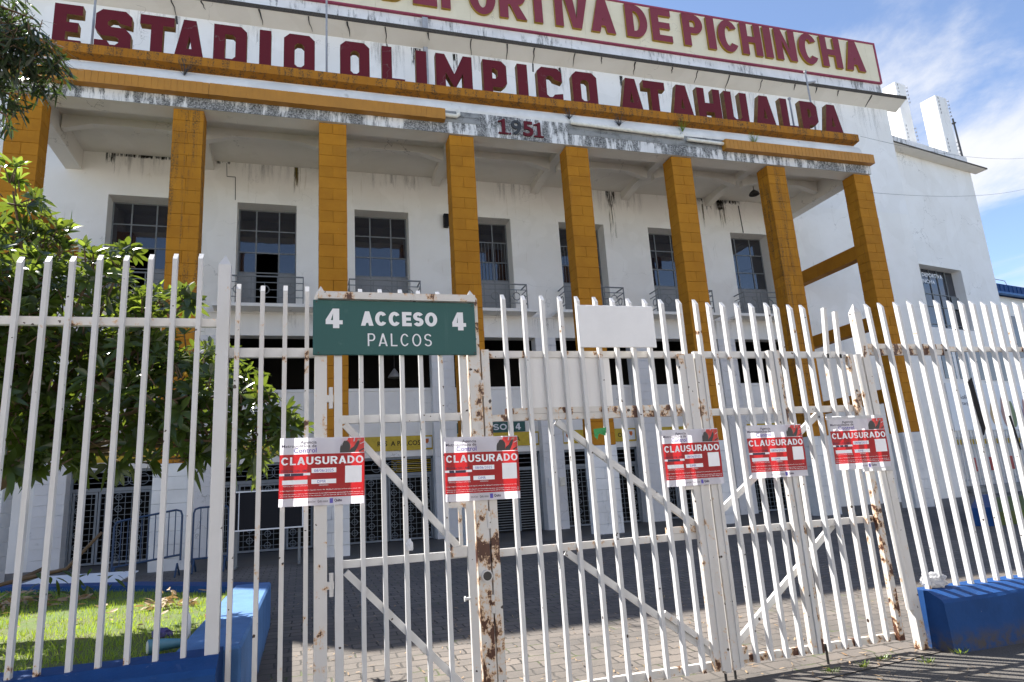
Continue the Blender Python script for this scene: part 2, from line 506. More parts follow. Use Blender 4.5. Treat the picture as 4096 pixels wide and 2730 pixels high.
class MB:
    def __init__(s):
        s.v, s.f, s.m, s.tn = [], [], [], []
        s.mi = 0
        s.tone = 0.5

    def add(s, vs, fs):
        n = len(s.v)
        s.v += [tuple(q) for q in vs]
        for f in fs:
            s.f.append(tuple(i + n for i in f))
            s.m.append(s.mi)
            s.tn.append(s.tone)
        return s

    def box(s, x0, x1, y0, y1, z0, z1):
        return s.add([(x0, y0, z0), (x1, y0, z0), (x1, y1, z0), (x0, y1, z0), (x0, y0, z1), (x1, y0, z1), (x1, y1, z1), (x0, y1, z1)],
                     [(0, 3, 2, 1), (4, 5, 6, 7), (0, 1, 5, 4), (1, 2, 6, 5), (2, 3, 7, 6), (3, 0, 4, 7)])

    def cbox(s, x0, x1, y0, y1, z0, z1, c=0.008, jit=0.0):
        """box with bevelled edges"""
        bm = bmesh.new()
        bmesh.ops.create_cube(bm, size=1)
        for v in bm.verts:
            j = [random.uniform(-jit, jit) for _ in range(3)]
            v.co = Vector(((x0 + x1) / 2 + v.co.x * (x1 - x0) + j[0], (y0 + y1) / 2 + v.co.y * (y1 - y0) + j[1], (z0 + z1) / 2 + v.co.z * (z1 - z0) + j[2] * 0.3))
        bmesh.ops.bevel(bm, geom=list(bm.edges), offset=c, segments=1, affect='EDGES')
        bm.verts.index_update()
        vs = [v.co.copy() for v in bm.verts]
        fs = [tuple(v.index for v in f.verts) for f in bm.faces]
        bm.free()
        s.tone = random.random()
        s.add(vs, fs)
        s.tone = 0.5
        return s

    def quad(s, *pts):
        return s.add(pts, [tuple(range(len(pts)))])

    def prism(s, poly, a0, a1, axis='y', shift=(0, 0)):
        """polygon in the plane across axis, swept from a0 to a1"""
        def P(q, a):
            if axis == 'y':
                return (q[0], a, q[1])
            if axis == 'x':
                return (a, q[0], q[1])
            return (q[0], q[1], a)
        n = len(poly)
        vs = [P(q, a0) for q in poly] + [P(q, a1) for q in poly]
        fs = [tuple(range(n)), tuple(range(2 * n - 1, n - 1, -1))] + [(i, i + n, (i + 1) % n + n, (i + 1) % n) for i in range(n)]
        return s.add(vs, fs)

    def bar(s, p, q, wd, dp, ref=(0, 1, 0)):
        """rectangular bar from p to q; dp is measured along ref"""
        p, q = Vector(p), Vector(q)
        d = (q - p).normalized()
        r = Vector(ref)
        r = (r - d * r.dot(d)).normalized()
        t = d.cross(r)
        vs = []
        for e in (p, q):
            for a, b in ((-1, -1), (1, -1), (1, 1), (-1, 1)):
                vs.append(e + t * a * wd / 2 + r * b * dp / 2)
        return s.add(vs, [(3, 2, 1, 0), (4, 5, 6, 7), (0, 1, 5, 4), (1, 2, 6, 5), (2, 3, 7, 6), (3, 0, 4, 7)])

    def tube(s, pts, r, n=8, r1=None, cap=True):
        pts = [Vector(q) for q in pts]
        rings = []
        m = len(pts)
        prev = None
        for i, q in enumerate(pts):
            d = (pts[min(i + 1, m - 1)] - pts[max(i - 1, 0)]).normalized()
            ref = prev if prev is not None else (Vector((0, 0, 1)) if abs(d.z) < 0.9 else Vector((1, 0, 0)))
            a = (ref - d * ref.dot(d)).normalized()
            prev = a
            b = d.cross(a)
            rr = r if r1 is None else r + (r1 - r) * i / max(1, m - 1)
            rings.append([q + (a * math.cos(t) + b * math.sin(t)) * rr for t in [2 * math.pi * k / n for k in range(n)]])
        vs = [v for rg in rings for v in rg]
        fs = []
        for i in range(m - 1):
            for k in range(n):
                fs.append((i * n + k, i * n + (k + 1) % n, (i + 1) * n + (k + 1) % n, (i + 1) * n + k))
        if cap:
            fs.append(tuple(range(n - 1, -1, -1)))
            fs.append(tuple((m - 1) * n + k for k in range(n)))
        return s.add(vs, fs)

    def ring(s, c, rad, r, n=16, k=5, axis='y'):
        vs, fs = [], []
        for i in range(n):
            t = 2 * math.pi * i / n
            for j in range(k):
                u = 2 * math.pi * j / k
                a = rad + r * math.cos(u)
                o = (a * math.cos(t), r * math.sin(u), a * math.sin(t))
                if axis == 'x':
                    o = (o[1], o[0], o[2])
                elif axis == 'z':
                    o = (o[0], o[2], o[1])
                vs.append((c[0] + o[0], c[1] + o[1], c[2] + o[2]))
        for i in range(n):
            for j in range(k):
                fs.append((i * k + j, i * k + (j + 1) % k, ((i + 1) % n) * k + (j + 1) % k, ((i + 1) % n) * k + j))
        return s.add(vs, fs)

    def lathe(s, prof, c, n=14):
        vs, fs = [], []
        m = len(prof)
        for i in range(n):
            t = 2 * math.pi * i / n
            for r, z in prof:
                vs.append((c[0] + r * math.cos(t), c[1] + r * math.sin(t), c[2] + z))
        for i in range(n):
            for j in range(m - 1):
                fs.append((i * m + j, ((i + 1) % n) * m + j, ((i + 1) % n) * m + j + 1, i * m + j + 1))
        return s.add(vs, fs)

    def build(s, name, mats, parent=None, smooth=False, fix=True):
        me = bpy.data.meshes.new(name)
        me.from_pydata(s.v, [], s.f)
        for m in (mats if isinstance(mats, (list, tuple)) else [mats]):
            me.materials.append(m)
        me.polygons.foreach_set('material_index', s.m)
        me.attributes.new('tone', 'FLOAT', 'FACE').data.foreach_set('value', (s.tn + [0.5] * len(me.polygons))[:len(me.polygons)])
        if smooth:
            me.polygons.foreach_set('use_smooth', [True] * len(me.polygons))
        if fix:
            bm = bmesh.new()
            bm.from_mesh(me)
            bmesh.ops.recalc_face_normals(bm, faces=bm.faces)
            bm.to_mesh(me)
            bm.free()
        me.update()
        return link_mesh(name, me, parent)


def copy_tree(o, delta=(0, 0, 0), parent=None):
    c = o.copy()
    COL.objects.link(c)
    if parent is not None:
        c.parent = parent
    c.location = Vector(o.location) + Vector(delta)
    OFF[c.name] = OFF[o.name] + Vector(delta)
    for ch in list(o.children):
        copy_tree(ch, (0, 0, 0), c)
    return c


# text and flat outlines ------------------------------------------------------
def curve_to_mesh(cu):
    tmp = bpy.data.objects.new('tmp', cu)
    COL.objects.link(tmp)
    C.view_layer.update()
    dg = C.evaluated_depsgraph_get()
    me = bpy.data.meshes.new_from_object(tmp.evaluated_get(dg))
    bpy.data.objects.remove(tmp)
    bpy.data.curves.remove(cu)
    return me


def text_mesh(body, x0, x1, z0, z1, y, depth=0.0, bold=0.0, res=3, mats=None, tilt=0.0, keep=False, cap=None):
    """lettering facing -Y, stretched to fill x0..x1 and z0..z1"""
    cu = bpy.data.curves.new('txt', 'FONT')
    cu.body = body
    cu.size = 1
    cu.resolution_u = res
    cu.offset = bold
    cu.fill_mode = 'BOTH' if depth else 'FRONT'
    cu.extrude = 0.1 if depth else 0
    me = curve_to_mesh(cu)
    xs = [v.co.x for v in me.vertices]
    ys = [v.co.y for v in me.vertices]
    ax, bx, ay, by = min(xs), max(xs), min(ys), max(ys)
    for v in me.vertices:
        X = x0 + (v.co.x - ax) / (bx - ax) * (x1 - x0)
        Z = z0 + (v.co.y - ay) / (by - ay) * (z1 - z0)
        Y = y + (depth / 2 - v.co.z / 0.1 * depth / 2 if depth else 0)
        v.co = (X, Y, Z)
    me.materials.clear()
    mats = mats if isinstance(mats, (list, tuple)) else [mats]
    for m in mats:
        me.materials.append(m)
    me.update()
    for p in me.polygons:
        p.use_smooth = False
        p.material_index = 0 if (len(mats) == 1 or abs(p.normal.y) > 0.7) else 1
    return me


def outline_mesh(loops, x, z, y, depth, mats):
    cu = bpy.data.curves.new('outline', 'CURVE')
    cu.dimensions = '2D'
    cu.fill_mode = 'BOTH'
    cu.extrude = depth / 2
    for lp in loops:
        sp = cu.splines.new('POLY')
        sp.points.add(len(lp) - 1)
        for pt, q in zip(sp.points, lp):
            pt.co = (q[0], q[1], 0, 1)
        sp.use_cyclic_u = True
    me = curve_to_mesh(cu)
    for v in me.vertices:
        v.co = (x + v.co.x, y + depth / 2 - v.co.z, z + v.co.y)
    me.materials.clear()
    for m in mats:
        me.materials.append(m)
    me.update()
    for p in me.polygons:
        p.material_index = 0 if abs(p.normal.y) > 0.7 else 1
    return me


def glyph(ch, w, h=1.38, t=0.30, c=0.16):
    k = c * 0.5
    octo = [(c, 0), (w - c, 0), (w, c), (w, h - c), (w - c, h), (c, h), (0, h - c), (0, c)]
    inn = [(t + k, t), (w - t - k, t), (w - t, t + k), (w - t, h - t - k), (w - t - k, h - t), (t + k, h - t), (t, h - t - k), (t, t + k)]
    g = {
        'I': [[(0, 0), (w, 0), (w, h), (0, h)]],
        'L': [[(0, 0), (w, 0), (w, t), (t, t), (t, h), (0, h)]],
        'T': [[(w / 2 - t / 2, 0), (w / 2 + t / 2, 0), (w / 2 + t / 2, h - t), (w, h - t), (w, h), (0, h), (0, h - t), (w / 2 - t / 2, h - t)]],
        'E': [[(0, 0), (w, 0), (w, t), (t, t), (t, 0.54), (w * 0.88, 0.54), (w * 0.88, 0.84), (t, 0.84), (t, h - t), (w, h - t), (w, h), (0, h)]],
        'H': [[(0, 0), (t, 0), (t, 0.45), (w - t, 0.45), (w - t, 0), (w, 0), (w, h), (w - t, h), (w - t, 0.80), (t, 0.80), (t, h), (0, h)]],
        'O': [octo, inn],
        'D': [[(0, 0), (w - c, 0), (w, c), (w, h - c), (w - c, h), (0, h)],
              [(t, t), (w - t - k, t), (w - t, t + k), (w - t, h - t - k), (w - t - k, h - t), (t, h - t)]],
        'C': [[(w, h - 0.5), (w, h - c), (w - c, h), (c, h), (0, h - c), (0, c), (c, 0), (w - c, 0), (w, c), (w, 0.46), (w - t, 0.40), (w - t, t + k), (w - t - k, t),
               (t + k, t), (t, t + k), (t, h - t - k), (t + k, h - t), (w - t - k, h - t), (w - t, h - t - k), (w - t, h - 0.42)]],
        'U': [[(c, 0), (w - c, 0), (w, c), (w, h), (w - t, h), (w - t, t + k), (w - t - k, t), (t + k, t), (t, t + k), (t, h), (0, h), (0, c)]],
        'S': [[(w, h - 0.46), (w, h - c), (w - c, h), (c, h), (0, h - c), (0, 0.76), (c, 0.56), (w - t - k, 0.56), (w - t, 0.50), (w - t, t + k), (w - t - k, t), (t + k, t),
               (t, t + 0.12), (0, t + 0.12), (0, c), (c, 0), (w - c, 0), (w, c), (w, 0.66), (w - c, 0.85), (t + k, 0.85), (t, 0.91), (t, h - t - k), (t + k, h - t),
               (w - t - k, h - t), (w - t, h - t - k), (w - t, h - 0.40)]],
        'P': [[(0, 0), (t, 0), (t, 0.42), (w - c, 0.42), (w, 0.42 + c), (w, h - c), (w - c, h), (0, h)],
              [(t, 0.72), (w - t - k, 0.72), (w - t, 0.72 + k), (w - t, h - t - k), (w - t - k, h - t), (t, h - t)]],
        'M': [[(0, 0), (t, 0), (t, 0.74), (w / 2, 0.20), (w - t, 0.74), (w - t, 0), (w, 0), (w, h), (w - t * 0.95, h), (w / 2, 0.70), (t * 0.95, h), (0, h)]],
        'A': [[(0, 0), (w * 0.30, 0), (w * 0.345, 0.20), (w * 0.655, 0.20), (w * 0.70, 0), (w, 0), (w * 0.70, h), (w * 0.30, h)],
              [(w * 0.42, 0.46), (w * 0.58, 0.46), (w * 0.5, 0.86)]],
    }
    return g[ch]


def arc(cx, cz, rx, rz, a0, a1, n=14):
    return [(cx + rx * math.cos(R(a0 + (a1 - a0) * i / n)), cz + rz * math.sin(R(a0 + (a1 - a0) * i / n))) for i in range(n + 1)]


def gothic(ch, w, h, t):
    """plain heavy sans letter as outline loops"""
    v = t * 0.86
    if ch == 'I':
        return [[(0, 0), (w, 0), (w, h), (0, h)]]
    if ch == 'L':
        return [[(0, 0), (w, 0), (w, v), (t, v), (t, h), (0, h)]]
    if ch == 'T':
        return [[(w / 2 - t / 2, 0), (w / 2 + t / 2, 0), (w / 2 + t / 2, h - v), (w, h - v), (w, h), (0, h), (0, h - v), (w / 2 - t / 2, h - v)]]
    if ch == 'E':
        return [[(0, 0), (w, 0), (w, v), (t, v), (t, h / 2 - v * .5), (w * .92, h / 2 - v * .5), (w * .92, h / 2 + v * .5), (t, h / 2 + v * .5), (t, h - v), (w, h - v), (w, h), (0, h)]]
    if ch == 'H':
        return [[(0, 0), (t, 0), (t, h / 2 - v * .5), (w - t, h / 2 - v * .5), (w - t, 0), (w, 0), (w, h), (w - t, h), (w - t, h / 2 + v * .5), (t, h / 2 + v * .5), (t, h), (0, h)]]
    if ch == 'N':
        return [[(0, 0), (t, 0), (t, h * .64), (w - t, 0), (w, 0), (w, h), (w - t, h), (w - t, h * .36), (t, h), (0, h)]]
    if ch == 'V':
        return [[(w / 2 - t * .55, 0), (w / 2 + t * .55, 0), (w, h), (w - t * 1.1, h), (w / 2, h * .29), (t * 1.1, h), (0, h)]]
    if ch == 'A':
        k = w / 2 - t * .52
        xi = lambda z: t * 1.1 + z / h * k
        za = (w / 2 - t * 1.1) / k * h
        return [[(0, 0), (t * 1.1, 0), (xi(.2 * h), .2 * h), (w - xi(.2 * h), .2 * h), (w - t * 1.1, 0), (w, 0), (w / 2 + t * .52, h), (w / 2 - t * .52, h)],
                [(xi(.2 * h + v * .85), .2 * h + v * .85), (w - xi(.2 * h + v * .85), .2 * h + v * .85), (w / 2, za)]]
    if ch == 'O':
        return [arc(w / 2, h / 2, w / 2, h / 2, 0, 348, 29), arc(w / 2, h / 2, w / 2 - t, h / 2 - v, 0, 348, 29)]
    if ch == 'C':
        return [arc(w / 2, h / 2, w / 2, h / 2, 33, 327, 24) + arc(w / 2, h / 2, w / 2 - t, h / 2 - v, 318, 42, 24)]
    if ch == 'D':
        return [[(0, 0)] + arc(w * .42, h / 2, w * .58, h / 2, -90, 90, 16) + [(0, h)], [(t, v)] + arc(w * .40, h / 2, w * .60 - t, h / 2 - v, -90, 90, 16) + [(t, h - v)]]
    if ch in 'PR':
        z0 = .40 * h
        c_, r_ = (z0 + h) / 2, (h - z0) / 2
        bowl = arc(w * .58, c_, w * .42, r_, -90, 90, 14)
        hole = [(t, z0 + v)] + arc(w * .56, c_, w * .44 - t, r_ - v, -90, 90, 12) + [(t, h - v)]
        if ch == 'P':
            return [[(0, 0), (t, 0), (t, z0)] + bowl + [(0, h)], hole]
        return [[(0, 0), (t, 0), (t, z0), (w * .40, z0), (w - t * 1.12, 0), (w + t * .05, 0), (w * .70, z0 + r_ * .06)] + arc(w * .58, c_, w * .42, r_, -62, 90, 12) + [(0, h)], hole]
    if ch == 'U':
        rz = .36 * h
        return [[(0, h)] + arc(w / 2, rz, w / 2, rz, 180, 360, 16) + [(w, h), (w - t, h)] + arc(w / 2, rz, w / 2 - t, rz - v, 360, 180, 16) + [(t, h)]]
    if ch == 'S':
        rx, rz = (w - t) / 2, (h - v) / 4
        cl_ = arc(w / 2, h - v / 2 - rz, rx, rz, 22, 270, 20)[:-1] + arc(w / 2, v / 2 + rz, rx, rz, 90, -158, 20)
        a_, b_ = [], []
        for i, q in enumerate(cl_):
            p0, p1 = cl_[max(0, i - 1)], cl_[min(len(cl_) - 1, i + 1)]
            dx, dz = p1[0] - p0[0], p1[1] - p0[1]
            l_ = math.hypot(dx, dz)
            nx, nz = -dz / l_ * t / 2, dx / l_ * v / 2
            a_.append((q[0] + nx, q[1] + nz))
            b_.append((q[0] - nx, q[1] - nz))
        return [a_ + b_[::-1]]
    if ch == '4':
        x1, zb = w * .80 - t, .20 * h
        return [[(x1, 0), (x1 + t, 0), (x1 + t, zb), (w, zb), (w, zb + v * .8), (x1 + t, zb + v * .8), (x1 + t, h), (x1 - t * .05, h), (0, zb + v * .9), (0, zb), (x1, zb)],
                [(t * .82, zb + v * .8), (x1, zb + v * .8), (x1, h * .74)]]
    if ch == '1':
        return [[(0, 0), (w, 0), (w, .09 * h), (.70 * w, .10 * h), (.70 * w, h), (.52 * w, h), (.30 * w, .90 * h), (0, .84 * h), (0, .77 * h), (.36 * w, .80 * h), (.36 * w, .10 * h), (0, .09 * h)]]


GWID = {'I': .26, 'L': .66, 'T': .74, 'E': .70, 'H': .80, 'N': .80, 'V': .84, 'A': .90, 'O': .92, 'C': .86, 'D': .82, 'P': .74, 'R': .80, 'U': .80, 'S': .76, '4': .80}


def gothic_text(word, x0, x1, z0, z1, y, weight, m, gap=.10, depth=0.0):
    """a word of outline letters in one mesh, front faces only unless depth is given"""
    h = z1 - z0
    tot = sum(GWID[c_] for c_ in word) + gap * (len(word) - 1)
    k = (x1 - x0) / tot
    cu = bpy.data.curves.new('word', 'CURVE')
    cu.dimensions = '2D'
    cu.fill_mode = 'BOTH' if depth else 'FRONT'
    cu.extrude = depth / 2
    x = x0
    for c_ in word:
        w_ = GWID[c_] * k
        tt = min(weight * h, w_) if c_ != 'I' else w_
        for lp in gothic(c_, w_, h, tt):
            sp = cu.splines.new('POLY')
            sp.points.add(len(lp) - 1)
            for pt, q in zip(sp.points, lp):
                pt.co = (x + q[0], z0 + q[1], 0, 1)
            sp.use_cyclic_u = True
        x += w_ + gap * k
    me = curve_to_mesh(cu)
    for v in me.vertices:
        v.co = (v.co.x, y + depth / 2 - v.co.z, v.co.y)
    me.materials.clear()
    me.materials.append(m)
    me.update()
    return me


def wall_sheet(mb, x0, x1, z0, z1, y, depth, holes):
    """front face at y with rectangular holes, plus the reveals going back by depth"""
    xs = sorted({x0, x1, *[a for h in holes for a in h[:2]]})
    zs = sorted({z0, z1, *[a for h in holes for a in h[2:]]})
    for i in range(len(xs) - 1):
        for j in range(len(zs) - 1):
            cx, cz = (xs[i] + xs[i + 1]) / 2, (zs[j] + zs[j + 1]) / 2
            if any(h[0] < cx < h[1] and h[2] < cz < h[3] for h in holes):
                continue
            mb.quad((xs[i], y, zs[j]), (xs[i + 1], y, zs[j]), (xs[i + 1], y, zs[j + 1]), (xs[i], y, zs[j + 1]))
    for a, b, c, d in holes:
        e = y + depth
        mb.quad((a, y, c), (a, y, d), (a, e, d), (a, e, c))
        mb.quad((b, y, c), (b, e, c), (b, e, d), (b, y, d))
        mb.quad((a, y, d), (b, y, d), (b, e, d), (a, e, d))
        mb.quad((a, y, c), (a, e, c), (b, e, c), (b, y, c))


def gz(y):
    """height of the ground, which rises gently to the building"""
    return 0.0 if y < 5.2 else (0.365 * (y - 5.2) / 12.8 if y < 18 else 0.365)


# ------------------------------------------------------------------ ground
mb = MB()
ys = [-400, -60, -10, 0, 3, 5.2, 7, 9, 11, 13, 15, 18, 24, 60, 400]
xs = [-400, -60, -12, 0, 12, 60, 400]
for i in range(len(xs) - 1):
    for j in range(len(ys) - 1):
        mb.quad(*[(x, y, gz(y) - 0.012) for x, y in ((xs[i], ys[j]), (xs[i + 1], ys[j]), (xs[i + 1], ys[j + 1]), (xs[i], ys[j + 1]))])
tag(mb.build('road', ASPHALT), kind='structure')
mb = MB()
yp = [5.2, 7, 9, 11, 13, 15, 17.55]
mb.quad((-12, 4.2, -0.004), (1.2, 4.3, -0.004), (3.35, 4.82, -0.004), (5.45, 5.1, -0.004), (14, 5.1, -0.004), (14, 5.2, -0.004), (-12, 5.2, -0.004))
for a, b in zip(yp[:-1], yp[1:]):
    mb.quad((-12, a, gz(a) - 0.004), (45, a, gz(a) - 0.004), (45, b, gz(b) - 0.004), (-12, b, gz(b) - 0.004))
tag(mb.build('forecourt_paving', PAVER), kind='structure')
mb = MB()
mb.quad((-14, 17.55, gz(17.55)), (27, 17.55, gz(17.55)), (27, 18, 0.37), (-14, 18, 0.37))
mb.quad((-14, 18, 0.37), (27, 18, 0.37), (27, 22.66, 0.37), (-14, 22.66, 0.37))
tag(mb.build('porch_floor', CONCRETE), kind='structure')

# ------------------------------------------------------------------ the stadium building
YC, YW = 18.0, 22.2
CX = [0.698 + 3.757 * (n - 3) for n in range(1, 9)]
WX = [-1.254 + 3.757 * (n - 2) for n in range(1, 8)]
XL, XR = -13.8, 26.28
B = thing('stadium_building', 'white stadium front behind the fence with tall ochre block columns and deep porch', 'building', (6.3, 22.2, 0.37))

holes = []
for x in WX:
    holes.append((x - 0.928, x + 0.928, 7.90, 11.53))
for i in range(7):
    a, b = CX[i] + 0.38, CX[i + 1] - 0.38
    holes.append((a, b, 0.30, 7.02))
mb = MB()
wall_sheet(mb, XL, XR, 0.30, 12.95, YW, 0.45, holes)
mb.mi = 1
wall_sheet(mb, XL, XR, 12.95, 18.30, YW, 0.0, [])
mb.quad((XR, YW, 0.3), (XR, 42, 0.3), (XR, 42, 18.3), (XR, YW, 18.3))
mb.quad((XL, YW, 0.3), (XL, 42, 0.3), (XL, 42, 18.3), (XL, YW, 18.3))
mb.quad((XL, 42, 0.3), (XR, 42, 0.3), (XR, 42, 18.3), (XL, 42, 18.3))
mb.build('main_wall', [PORCH, WHITE], B, fix=False)
# inner darkness behind the openings
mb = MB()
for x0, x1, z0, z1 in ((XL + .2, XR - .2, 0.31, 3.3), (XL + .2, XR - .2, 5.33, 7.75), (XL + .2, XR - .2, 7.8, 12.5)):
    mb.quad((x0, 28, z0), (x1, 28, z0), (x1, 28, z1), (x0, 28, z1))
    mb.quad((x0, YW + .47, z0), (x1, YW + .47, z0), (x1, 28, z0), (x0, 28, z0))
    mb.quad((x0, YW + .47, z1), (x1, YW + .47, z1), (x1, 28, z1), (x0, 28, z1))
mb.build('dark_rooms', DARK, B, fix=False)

# piers of white block between the ground floor bays
random.seed(3)
for n, x in enumerate(CX):
    mb = MB()
    z = 0.36
    k = 0
    while z < 6.98:
        h = min(0.29, 7.02 - z)
        mb.cbox(x - 0.385, x + 0.385, YW - 0.02, YW + 0.44, z, z + h - 0.004, 0.007, 0.003)
        z += h
    mb.build('pier', BLOCKW, B)
# infill between piers
for i in range(7):
    a, b = CX[i] + 0.385, CX[i + 1] - 0.385
    mb = MB()
    mb.box(a, b, YW + 0.36, YW + 0.50, 3.24, 5.225)
    mb.box(a, b, YW + 0.33, YW + 0.52, 5.225, 5.32)
    mb.box(a, b, YW + 0.34, YW + 0.505, 3.04, 3.24)
    mb.build('infill_wall', WHITE, B)
mb = MB()
mb.box(CX[0] - .3, CX[7] + .3, YW - 0.035, YW, 7.74, 7.87)
mb.build('string_course', WHITE, B)


def grille_leaf(mb, x0, x1, z0, z1, y, phase=0):
    mb.box(x0, x0 + 0.06, y, y + 0.05, z0, z1)
    mb.box(x1 - 0.06, x1, y, y + 0.05, z0, z1)
    mb.box(x0 + 0.06, x1 - 0.06, y, y + 0.05, z0, z0 + 0.06)
    mb.box(x0 + 0.06, x1 - 0.06, y, y + 0.05, z1 - 0.06, z1)
    nx = max(3, int(round((x1 - x0) / 0.18)))
    nz = max(3, int(round((z1 - z0) / 0.165)))
    dx, dz = (x1 - x0) / nx, (z1 - z0) / nz
    for i in range(1, nx):
        mb.box(x0 + i * dx - 0.007, x0 + i * dx + 0.007, y + 0.016, y + 0.030, z0, z1)
    for j in range(1, nz):
        mb.box(x0, x1, y + 0.0185, y + 0.0325, z0 + j * dz - 0.007, z0 + j * dz + 0.007)
    for i in range(1, nx):
        for j in range(1, nz):
            if (i + phase) % 3 == 1 and (j + i) % 2 == 0:
                mb.ring((x0 + i * dx, y + 0.025, z0 + j * dz), 0.088, 0.011, 14, 4)


def slats(mb, x0, x1, z0, z1, y, step=0.085):
    z = z0 + 0.05
    while z < z1:
        mb.box(x0, x1, y, y + 0.025, z, z + 0.022)
        z += step


for i in range(7):
    a, b = CX[i] + 0.385, CX[i + 1] - 0.385
    y = YW + 0.40
    mb = MB()
    mb.box(a, a + 0.06, y, y + 0.07, 0.37, 3.04)
    mb.box(b - 0.06, b, y, y + 0.07, 0.37, 3.04)
    mb.box(a, b, y - 0.003, y + 0.073, 2.42, 2.52)
    mb.box(a, b, y, y + 0.07, 2.96, 3.04)
    g = mb.build('entrance_gate', GATEGREY, B)
    aa, bb = a + 0.065, b - 0.065
    cuts = {2: (0.0, 0.5, 1.0), 4: (0, 0.36, 0.65, 1.0)}.get(i, (0, 0.23, 0.72, 1.0))
    for j in range(len(cuts) - 1):
        p0, p1 = aa + (bb - aa) * cuts[j], aa + (bb - aa) * cuts[j + 1]
        mb = MB()
        if i == 3:
            mb.box(p0, p0 + 0.05, y, y + 0.05, 0.4, 2.41)
            mb.box(p1 - 0.05, p1, y, y + 0.05, 0.4, 2.41)
            slats(mb, p0 + 0.05, p1 - 0.05, 0.4, 2.41, y + 0.01)
        else:
            grille_leaf(mb, p0 + 0.01, p1 - 0.01, 0.40, 2.41, y, j + i)
        mb.build('gate_leaf', GATEGREY, g)
    mb = MB()
    for q in range(1, 3):
        mb.box(aa, bb, y + 0.02, y + 0.04, 2.52 + 0.147 * q - 0.008, 2.52 + 0.147 * q + 0.008)
    for q in range(4):
        mb.ring(((a + b) / 2 - 0.36 + 0.24 * q, y + 0.03, 2.74), 0.16, 0.011, 18, 4)
    mb.build('transom_grille', GATEGREY, g)
    # back panel so the lobby is dim, not black
# slats behind the third gate, their amber light painted in as yellow
mb = MB()
slats(mb, 2.72, 4.02, 2.45, 3.0, 22.74, 0.06)
mb.build('amber_lit_slats', YELLOWSIGN, B)

# columns with block courses
random.seed(11)


def column(x, m):
    t = MB()
    z = 2.83
    k = 0
    while z < 12.24:
        h = min(0.3365, 12.27 - z)
        if k % 2:
            t.cbox(x - 0.378, x - 0.003, YC, YC + 0.56, z, z + h - 0.004, 0.008, 0.004)
            t.cbox(x + 0.001, x + 0.378, YC, YC + 0.56, z, z + h - 0.004, 0.008, 0.004)
        else:
            t.cbox(x - 0.378, x + 0.378, YC, YC + 0.27, z, z + h - 0.004, 0.008, 0.004)
            t.cbox(x - 0.378, x + 0.378, YC + 0.275, YC + 0.56, z, z + h - 0.004, 0.008, 0.004)
        z += h
        k += 1
    o = t.build('column', m, B)
    t = MB()
    z, k = 0.33, 0
    while z < 2.8:
        h = min(0.312, 2.825 - z)
        if k % 2:
            t.cbox(x - 0.385, x - 0.06, YC - 0.01, YC + 0.57, z, z + h - 0.004, 0.007, 0.004)
            t.cbox(x - 0.056, x + 0.385, YC - 0.01, YC + 0.57, z, z + h - 0.004, 0.007, 0.004)
        else:
            t.cbox(x - 0.385, x + 0.385, YC - 0.01, YC + 0.57, z, z + h - 0.004, 0.007, 0.004)
        z += h
        k += 1
    t.build('plinth', PLINTHW, o)
    return o


for n, x in enumerate(CX):
    column(x, OCHRE_DIRTY if n in (1, 6) else OCHRE)

# porch roof: beams, ceiling, fascia, cornice, ledge
X0, X1 = CX[0] - 0.39, CX[7] + 0.39
mb = MB()
mb.box(X0, X1, 17.95, 18.54, 12.272, 13.02)
mb.build('front_beam', CEIL, B)
mb = MB()
mb.box(X0 - .003, X1 + .003, 17.938, 17.949, 12.268, 13.02)
mb.build('fascia', FASCIA, B)
mb = MB()
mb.box(X0, X1, 18.54, YW, 12.95, 13.3)
mb.build('porch_ceiling', CEIL, B)
for n in range(1, 7):
    x = CX[n]
    mb = MB()
    mb.prism([(18.54, 12.95), (18.54, 12.60), (18.9, 12.72), (21.2, 12.74), (22.199, 12.62), (22.199, 12.95)], x - 0.14, x + 0.14, 'x')
    mb.build('ceiling_beam', CEIL, B)
mb = MB()
mb.prism([(18.56, 12.95), (18.56, 12.28), (22.199, 12.30), (22.199, 12.95)], CX[0] - 0.35, CX[0] + 0.1, 'x')
mb.build('end_beam', CEIL, B)
mb = MB()
mb.prism([(18.56, 12.95), (18.56, 12.28), (22.199, 12.30), (22.199, 12.95)], CX[7] - 0.1, CX[7] + 0.35, 'x')
mb.build('end_beam', CEIL, B)
for n in range(7):
    a, b = CX[n] + 0.145, CX[n + 1] - 0.145
    mb = MB()
    mb.prism([(a, 12.95), (a, 12.50), (a + 0.75, 12.72), (b - 0.75, 12.72), (b, 12.50), (b, 12.95)], 20.05, 20.28, 'y')
    mb.build('cross_beam', CEIL, B)
for x in (CX[0], CX[7]):
    for z0, z1 in ((9.24, 9.74), (6.58, 7.02), (3.95, 4.4)):
        mb = MB()
        mb.box(x - 0.17, x + 0.2, YC + 0.57, YW - 0.02, z0, z1)
        mb.build('side_brace', OCHRE, B)
